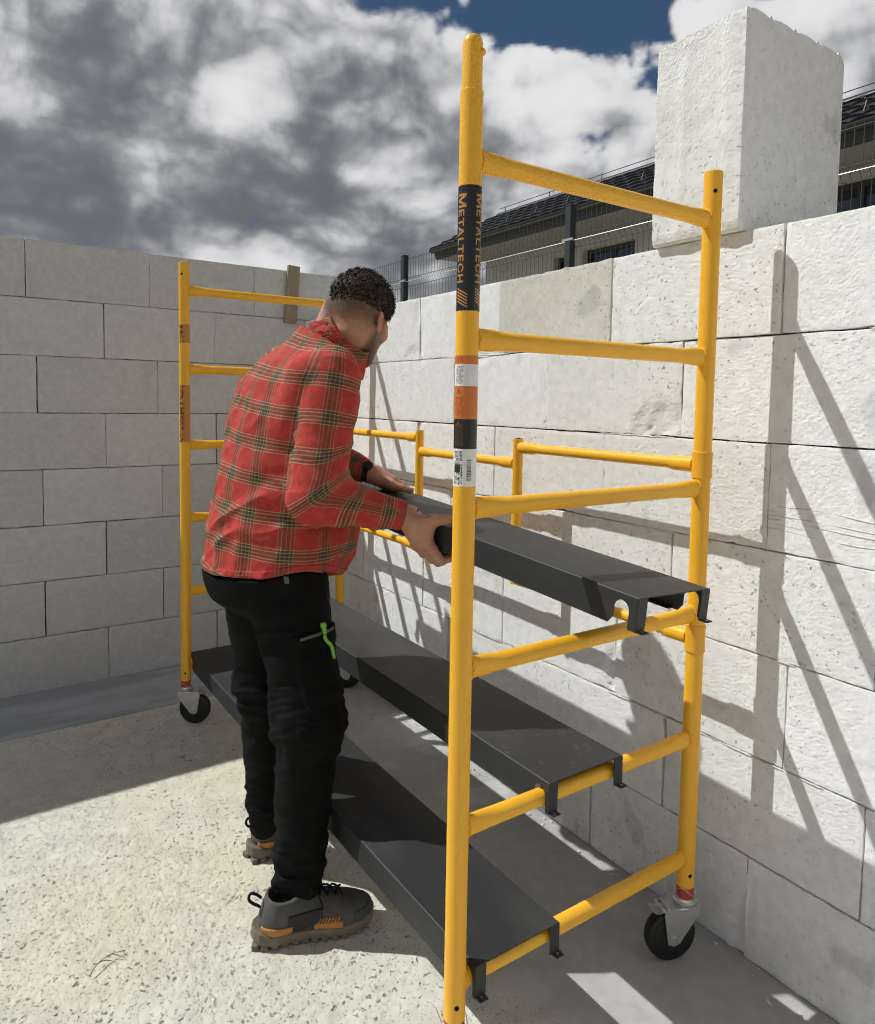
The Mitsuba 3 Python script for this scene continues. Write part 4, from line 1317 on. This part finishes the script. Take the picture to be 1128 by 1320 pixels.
# --- shoes
add("shoe_grey", bump(proc(lambda p, n, uv: fbm(p.x * 500, p.y * 500, p.z * 500, 3), 3e-4), 0.0003, rough(proc(lambda p, n, uv: mix((.055, .055, .056), (.105, .10, .095), fbm(p.x * 40, p.y * 40, p.z * 40, 4))), .75, .3)))
add("shoe_dark", two(rough((.025, .025, .027), .65, .3)))
add("shoe_sole", bump(proc(lambda p, n, uv: fbm(p.x * 200, p.y * 200, p.z * 200, 3), 3e-4), 0.0006, rough(proc(lambda p, n, uv: mix((.115, .095, .068), (.20, .17, .13), fbm(p.x * 60, p.y * 60, p.z * 60, 4))), .8, .3)))
add("shoe_orange", two(rough(proc(lambda p, n, uv: mix((.36, .15, .04), (.46, .21, .07), fbm(p.x * 80, p.y * 80, p.z * 80, 3))), .6, .3)))
add("lace", two(rough((.010, .010, .011), .8, .2)))


def shoe(heel, fwd, name):
    fwd = unit(np.r_[fwd, 0]); lat = A3(fwd[1], -fwd[0], 0)      # lat: the wearer's right
    B = np.stack([fwd, lat, UP]); o = np.r_[heel, 0.0]
    loc = lambda P: (P - o) @ B
    toW = lambda q: o + np.asarray(q, float) @ B.T.T if False else o + np.asarray(q, float) @ B
    I3 = np.eye(3)
    loc = lambda P: (P - o) @ B.T

    def half(s):  # half width of the outline at s along the foot
        return np.interp(s, [-.004, .0, .012, .04, .09, .13, .19, .225, .255, .275, .286, .290], [.0, .014, .030, .038, .036, .037, .047, .048, .043, .032, .017, .0])

    def upper(P):
        q = loc(P)
        d = smin(caps(q, (.048, 0, .055), (.072, 0, .108), .036, .043), caps(q, (.07, 0, .060), (.19, 0, .044), .040, .040), .03)
        d = smin(d, ell(q, (.222, 0, .040), I3, (.062, .046, .040)), .03)
        d = smin(d, caps(q, (.11, 0, .085), (.175, 0, .068), .030, .024), .03)
        top = .112 + .9 * np.maximum(.045 - q[:, 0], 0) * .35 + .2 * np.maximum(q[:, 0] - .085, 0)
        d = smax(d, q[:, 2] - top, .006)
        inner = caps(q, (.062, 0, .075), (.078, 0, .16), .030, .036)
        d = smax(d, -inner, .006)
        return smax(d, .022 - q[:, 2], .004) + .0012 * vn(P, (60, 60, 60), 2, 4)

    k0 = f"{MAN}__shoe" if f"{MAN}__shoe" not in scene else f"{MAN}__shoe_001"
    lo, hi = o + np.minimum.reduce([B[0] * -.03, B[0] * .32]) - A3(.07, .07, .02), o + np.maximum.reduce([B[0] * -.03, B[0] * .32]) + A3(.07, .07, .15)
    V, Fc = mesh_sdf(upper, lo, hi, .0034)
    put(k0, (V, Fc), "shoe_grey", True)

    # sole: rounded midsole wall and separate lugs
    def sole(P):
        q = loc(P); s = q[:, 0]
        w = half(np.clip(s, -.004, .29)) + .004
        rise = .010 * np.clip((s - .20) / .09, 0, 1) ** 2 + .006 * np.clip((.03 - s) / .03, 0, 1)
        d = np.abs(q[:, 1]) - w
        d = smax(d, np.abs(s - .143) - .150, .012)
        hgt = smax(q[:, 2] - .034 - rise - .008 * np.clip((.05 - s) / .05, 0, 1), .009 + rise - q[:, 2], .004)
        # scallops cut into the side wall
        sc = np.sin(s * 2 * np.pi / .031 + 1.0)
        d = d + .0022 * np.clip(sc, 0, 1) * np.clip((.024 - q[:, 2]) / .01, 0, 1)
        return smax(d * .8, hgt, .005)

    V, Fc = mesh_sdf(sole, lo, hi, .0032)
    put(f"{k0}__sole", (V, Fc), "shoe_sole", True)
    lugs = []
    for i, s in enumerate(np.arange(.010, .28, .0235)):
        w = float(half(s)) + .003
        rz = .010 * max((s - .20) / .09, 0) ** 2
        for sg_ in (-1, 1):
            y0, y1 = sg_ * (w - .020), sg_ * (w + .0005)
            g = bevel_box(s - .0085, s + .0075, min(y0, y1), max(y0, y1), 0.0005 + rz, .014 + rz, .002)
            g.apply_transform(trimesh.transformations.rotation_matrix(sg_ * .25, (0, 0, 1), (s, 0, 0)))
            g.vertices = toW(g.vertices); lugs.append(g)
    put(f"{k0}__lugs", cat(lugs), "shoe_sole", False)
    # panels
    pan = lambda c, hf, off, rot=0.0: patch(upper, off, toW(c), np.stack([B[0] * math.cos(rot) + B[2] * math.sin(rot), B[1], -B[0] * math.sin(rot) + B[2] * math.cos(rot)]), np.array(hf), .002, .003)
    for nm, c, hf, off, mat in (("heel_panel", (.052, .04, .044), (.036, .05, .0105), .0042, "shoe_orange"), ("side_panel", (.172, .04, .040), (.034, .05, .0080), .0040, "shoe_orange"),
                                ("toe_cap", (.262, 0, .040), (.026, .06, .018), .0035, "shoe_grey"), ("dark_overlay", (.118, .04, .060), (.040, .06, .020), .0028, "shoe_dark")):
        V, Fc = mesh_sdf(pan(c, hf, off), toW(c) - .075, toW(c) + .075, .0028)
        put(f"{k0}__{nm}", (V, Fc), mat, True)
    st = []
    for i in range(7):
        V, Fc = mesh_sdf(pan((.150 + i * .0075, .04, .052), (.0017, .05, .0085), .0042, -.5), toW((.16, .04, .05)) - .07, toW((.17, .04, .05)) + .07, .0024)
        st.append(trimesh.Trimesh(V, Fc, process=False))
    put(f"{k0}__side_stripe", cat(st), "shoe_orange", True)
    # laces zigzag with a bow, heel loop
    def onto(sx, ly, z0=.16):
        P = toW(np.array([(sx, ly, z) for z in np.linspace(z0, .03, 60)]))
        d = upper(P); i = int(np.argmax(d < .002)); return P[max(i, 0)]
    ms = []
    for i in range(5):
        s0, s1 = .115 + i * .019, .115 + (i + 1) * .019
        for sgn in (-1, 1):
            pts = [onto(s0 + (s1 - s0) * t, sgn * (.020 - .040 * t)) + UP * .003 * (1 + math.sin(math.pi * t)) for t in np.linspace(0, 1, 6)]
            ms.append(polytube(pts, .0024, 6))
    c = onto(.112, 0) + UP * .006
    for sgn in (-1, 1):
        lp = [c, c + B[0] * .006 + B[1] * sgn * .016 + UP * .014, c + B[0] * .016 + B[1] * sgn * .034 + UP * .010, c + B[0] * .022 + B[1] * sgn * .036 - UP * .006, c + B[0] * .014 + B[1] * sgn * .020 + UP * .002, c + UP * .001]
        ms.append(polytube(smooth_curve(lp, 5), .0023, 6))
        e = [c, c + B[0] * .020 + B[1] * sgn * .026 + UP * .004, c + B[0] * .040 + B[1] * sgn * .040 - UP * .020, c + B[0] * .046 + B[1] * sgn * .044 - UP * .042]
        ms.append(polytube(smooth_curve(e, 5), .0021, 6))
    put(f"{k0}__laces", cat(ms), "lace", 50)
    hlp = [toW((.016, 0, .085)), toW((-.001, 0, .098)), toW((-.010, 0, .112)), toW((-.006, 0, .122)), toW((.006, 0, .119)), toW((.018, 0, .108))]
    put(f"{k0}__heel_loop", polytube(smooth_curve(hlp, 5), .0035, 8), "lace", 50)
    return k0


shoe((-.948, -1.882), (.958, -.288), "r")
shoe((-.852, -1.582), (.975, .20), "l")

# --- bracelet and watch
def band_at(c, ax, r, w, key, mat, th=.0025):
    ax = unit(ax); a, b, t = frame_of(ax)
    R = [ring(c + t * s, a, b, rr, rr, 36) for s, rr in ((-w, r), (-w, r + th * .8), (-w * .6, r + th), (w * .6, r + th), (w, r + th * .8), (w, r))]
    m = loft(R, cap=False)
    return put(key, m, mat, 40)


add("red_cord", two(rough((.16, .022, .020), .7)))
add("black_rubber_strap", two(rough((.012, .012, .013), .5, .4)))
band_at(wrR + unit(RH["palm"][1][0] - wrR) * .004 + unit(wrR - elR) * .003, RH["palm"][1][0] - wrR + (wrR - elR) * .15, .0288, .0022, f"{MAN}__bracelet", "red_cord", .0034)
labels[f"{MAN}__bracelet"] = {"label": "thin dark red cord on the right wrist"}
k = band_at(wrL + unit(elL - wrL) * .006, wrL - elL, .0272, .009, f"{MAN}__watch", "black_rubber_strap", .0032)
labels[f"{MAN}__watch"] = {"label": "dark watch on the left wrist"}
wn = unit(UP * .5 - FW * .3 - RT * -.4); wn = unit(wn - unit(wrL - elL) * (wn @ unit(wrL - elL)))
wc = wrL + unit(elL - wrL) * .006 + wn * .0285
put(f"{MAN}__watch__case", cyl(wc - wn * .002, wc + wn * .007, .0155, 24, .0015), "black_rubber_strap", 35)

# --- green clip hanging from the pocket
add("green_plastic", two({"type": "principled", "base_color": {"type": "rgb", "value": [.17, .42, .035]}, "roughness": .4, "specular": .5}))


def hit(o, d, f, tmax=.5):
    t = 0.0
    for _ in range(80):
        v = float(f((o + d * t)[None])[0])
        t += v * .7
        if abs(v) < 3e-4: break
    return o + d * t


g0 = PK + SIDE * -.060 + LEGAX * .066
s_sign = -1
gp = [hit(PK + SIDE * (sx - .061) + LEGAX * (lz - .004) + OUT2 * .12, -OUT2, trousers) + OUT2 * .016 for sx, lz in ((.052, .092), (.053, .078), (.054, .064), (.052, .052), (.058, .040), (.068, .028), (.071, .014), (.073, .000))]
k = put("snap_hook", cat([polytube(smooth_curve(gp[4 - 2:], 4), .0042, 10)]), "green_plastic", 40)
tag("snap_hook", "lime green plastic clip hanging from the man's thigh pocket", "clip")
put("snap_hook__ring", loft([ring(gp[0] + (gp[2] - gp[0]) * s, OUT2, SIDE, r, r, 16) for s, r in ((0, .003), (.05, .0068), (.45, .0072), (.5, .0050), (.62, .0050), (.66, .0062), (.78, .0062), (.82, .0046), (1, .0046))]), "green_plastic", 30)
#@@END

# ------------------------------------------------------------------ mesh fence outside
FX, FZ0, FZ1 = 2.48, 1.15, 2.815
add("fence_green", two({"type": "principled", "base_color": {"type": "rgb", "value": [.028, .034, .036]}, "roughness": .45}))
add("fence_wire", two({"type": "principled", "base_color": {"type": "rgb", "value": [.10, .11, .115]}, "roughness": .4, "metallic": .3}))
YS = [-4.3, -1.85, .63, 3.09, 5.55, 8.0]
FN = "mesh_fence"
tag(FN, "dark wire mesh panel fence with square posts behind the right wall", "fence")
for y in YS:
    k = put(f"{FN}__post", cat([bevel_box(FX - .03, FX + .03, y - .03, y + .03, FZ0, FZ1, .003), bevel_box(FX - .033, FX + .033, y - .033, y + .033, FZ1 - .002, FZ1 + .012, .004)]), "fence_green")
    for dz in (-.26, -.8):
        put(f"{k}__clip", cat([cyl((FX - .034, y + s * .045, FZ1 + dz), (FX - .020, y + s * .045, FZ1 + dz), .011, 12) for s in (-1, 1)] + [box(FX - .034, FX - .030, y - .045, y + .045, FZ1 + dz - .009, FZ1 + dz + .009)]), "zinc")
for y0, y1 in zip(YS[:-1], YS[1:]):
    ms = []
    for y in np.arange(y0 + .04, y1 - .02, .05):
        zs = [FZ0, 1.62, 1.66, 1.70, 2.50, 2.545, 2.59, FZ1 - .01]
        off = [0, 0, .03, 0, 0, .035, 0, 0]
        ms.append(polytube([(FX + .032 - o, y, z) for o, z in zip(off, zs)], .0024, 4))
    for o, z in ((0, 1.30), (0, 1.62), (.03, 1.66), (0, 1.70), (0, 1.9), (0, 2.1), (0, 2.3), (0, 2.50), (.035, 2.545), (0, 2.59), (0, 2.79)):
        ms.append(cyl((FX + .032 - o - .004, y0 + .03, z), (FX + .032 - o - .004, y1 - .03, z), .003, 5))
    put(f"{FN}__sun_toned_rib_wire", cyl((FX - .008, y0 + .03, 2.545), (FX - .008, y1 - .03, 2.545), .0035, 6), "zinc", 40)
    k = put(f"{FN}__mesh_panel", cat(ms), "fence_wire", 40)
    labels[k] = {"kind": "stuff"}
# raised ground behind the walls that carries fence and house
put("terrain", box(1.2, 40, -40, 40, -0.4, 1.15), "earth"); tag("terrain", "raised bank of earth behind the right wall", kind="structure")

# ------------------------------------------------------------------ neighbouring house
HX, EX, EZ, PIT = 5.75, 5.06, 3.72, math.radians(29.3)
HY0, HY1 = -7.0, 5.9
HN = "neighbouring_house"
tag(HN, "grey bungalow with dark tiled roof and wide eaves beyond the mesh fence", "house")
add("grey_render", two(rough(proc(lambda p, n, uv: C(.52, .535, .52) * (.9 + .2 * fbm(p.y * 5, p.z * 5, 0.0, 4))), .9)))
add("grey_soffit", two(rough((.27, .272, .268), .8)))
add("dark_metal", two({"type": "principled", "base_color": {"type": "rgb", "value": [.035, .036, .038]}, "roughness": .4}))
add("roof_tile", two({"type": "principled", "base_color": proc(lambda p, n, uv: mix((.018, .018, .019), (.030, .030, .032), cell_rand(p.y * 3.3, p.x * 3.1))), "roughness": .42}))
add("pane_glass", two({"type": "principled", "base_color": {"type": "rgb", "value": [.02, .025, .03]}, "roughness": .06, "specular": .9}))
# front wall with window openings
WIN = [(3.93, 4.30, 2.75, 3.40), (2.80, 3.72, 2.75, 3.42), (-.35, .55, 2.75, 3.50)]
wallp = sg.box(HY0, 1.15, HY1, 3.78)
for a, b, c, d in WIN: wallp = wallp.difference(sg.box(a, c, b, d))
g = trimesh.creation.extrude_polygon(wallp, .3, engine="earcut"); v = g.vertices
g = trimesh.Trimesh(np.stack([HX + v[:, 2], v[:, 0], v[:, 1]], 1), g.faces, process=False); g.fix_normals()
put(f"{HN}__wall", cat([g, box(HX + .301, HX + 6.0, HY1 - .3, HY1, 1.15, 3.78), box(HX + .301, HX + 6, HY0, HY0 + .3, 1.15, 3.78)]), "grey_render")
for a, b, c, d in WIN:
    fr = sg.box(a, c, b, d).difference(sg.box(a + .06, c + .06, b - .06, d - .06))
    if b - a > .6: fr = fr.union(sg.box((a + b) / 2 - .03, c, (a + b) / 2 + .03, d))
    g = trimesh.creation.extrude_polygon(fr, .07, engine="earcut"); v = g.vertices
    g = trimesh.Trimesh(np.stack([HX + .10 + v[:, 2], v[:, 0], v[:, 1]], 1), g.faces, process=False); g.fix_normals()
    k = put(f"{HN}__window", g, "dark_metal")
    put(f"{k}__pane", box(HX + .13, HX + .145, a + .05, b - .05, c + .05, d - .05), "pane_glass")
    put(f"{k}__sill", box(HX - .04, HX + .1, a - .03, b + .03, c - .03, c - .002), "dark_metal")
put(f"{HN}__soffit", box(EX + .02, HX - .002, HY0 - .4, HY1 + .4, 3.60, 3.62), "grey_soffit")
put(f"{HN}__fascia", box(EX - .012, EX + .018, HY0 - .42, HY1 + .42, 3.59, 3.74), "dark_metal")
# gutter: half round
ga = np.linspace(np.pi, 2 * np.pi, 13)
gp = [(EX - .075 + .06 * math.cos(q), 3.745 + .06 * math.sin(q)) for q in ga] + [(EX - .075 + .056 * math.cos(q), 3.745 + .056 * math.sin(q)) for q in ga[::-1]]
g = trimesh.creation.extrude_polygon(sg.Polygon(gp), HY1 - HY0 + .9, engine="earcut"); v = g.vertices
g = trimesh.Trimesh(np.stack([v[:, 0], HY0 - .45 + v[:, 2], v[:, 1]], 1), g.faces, process=False); g.fix_normals()
put(f"{HN}__gutter", g, "dark_metal", 30)
RX = EX + 1.32
ZR = 3.76 + (RX - EX) * math.tan(PIT)
RYE = HY1 + .45
sl = sg.Polygon([(EX - .04, 3.73), (RX, ZR - .03), (HX + 6.4, 3.4), (HX + 6.4, 3.34), (RX, ZR - .16), (EX - .0, 3.62)])
g = trimesh.creation.extrude_polygon(sl, RYE - HY0 + .5, engine="earcut"); v = g.vertices
g = trimesh.Trimesh(np.stack([v[:, 0], HY0 - .5 + v[:, 2], v[:, 1]], 1), g.faces, process=False); g.fix_normals()
rk = put(f"{HN}__roof", g, "dark_metal")
# interlocking tiles: each a curved pan, the nearest ones as parts
du = np.array([math.cos(PIT), 0, math.sin(PIT)]); nu = np.array([-math.sin(PIT), 0, math.cos(PIT)]); SLn = (RX - EX + .06) / math.cos(PIT)
tl = []
for r in range(6):
    for k, y in enumerate(np.arange(HY0 - .45, RYE - .1, .22)):
        tt = np.linspace(0, 1, 9)
        hgt = .012 + .020 * np.abs(np.sin(np.pi * tt)) ** .6
        rows_ = []
        for s, l in ((0.0, .030), (0.0, .016), (.30, .0)):
            o = np.array([EX - .06, 0, 3.735]) + du * (r * .255 + s) + nu * l
            rows_.append(o + np.outer(hgt if l != .016 or True else hgt, nu) * (1 if not (s == 0.0 and l == .030) else 1) + np.outer(y + tt * .224, (0, 1, 0)))
        rows_[0] = rows_[0] - np.outer(hgt * .0 + .0, nu)
        rows_ = [rows_[1] - np.outer(np.full(9, .028), nu), rows_[0], rows_[2]]
        vv = np.vstack(rows_)
        ff = [[a * 9 + b, a * 9 + b + 1, (a + 1) * 9 + b + 1, (a + 1) * 9 + b] for a in range(2) for b in range(8)]
        ff = np.array(ff)[:, ::-1]
        tl.append(trimesh.Trimesh(vv, np.vstack([ff[:, [0, 1, 2]], ff[:, [0, 2, 3]]]), process=False))
k = put(f"{rk}__tiles", cat(tl), "roof_tile", 50); labels[k] = {"kind": "stuff"}
# snow guards and lightning wire
add("snow_hook_grey", two(rough((.16, .16, .165), .5)))
for y in np.arange(HY0, RYE - .3, .62):
    b0 = np.array([EX - .06, y, 3.735]) + du * .40 + nu * .05
    put(f"{HN}__snow_hook", cat([polytube([b0, b0 + nu * .09, b0 + nu * .10 - du * .03], .008, 6), polytube([b0 - du * .1, b0 + nu * .08], .006, 6)]), "snow_hook_grey", 40)
pw = np.array([RX, 0, ZR + .06])
put(f"{HN}__lightning_wire", cat([cyl((RX, HY0 - .4, ZR + .13), (RX, RYE, ZR + .13), .006, 6)] + [cyl((RX, y, ZR - .02), (RX, y, ZR + .14), .007, 6) for y in np.arange(HY0, RYE, 1.1)]), "dark_metal", 40)
put(f"{HN}__ridge", cyl((RX, HY0 - .5, ZR - .03), (RX, RYE, ZR - .03), .09, 14), "roof_tile", 40)
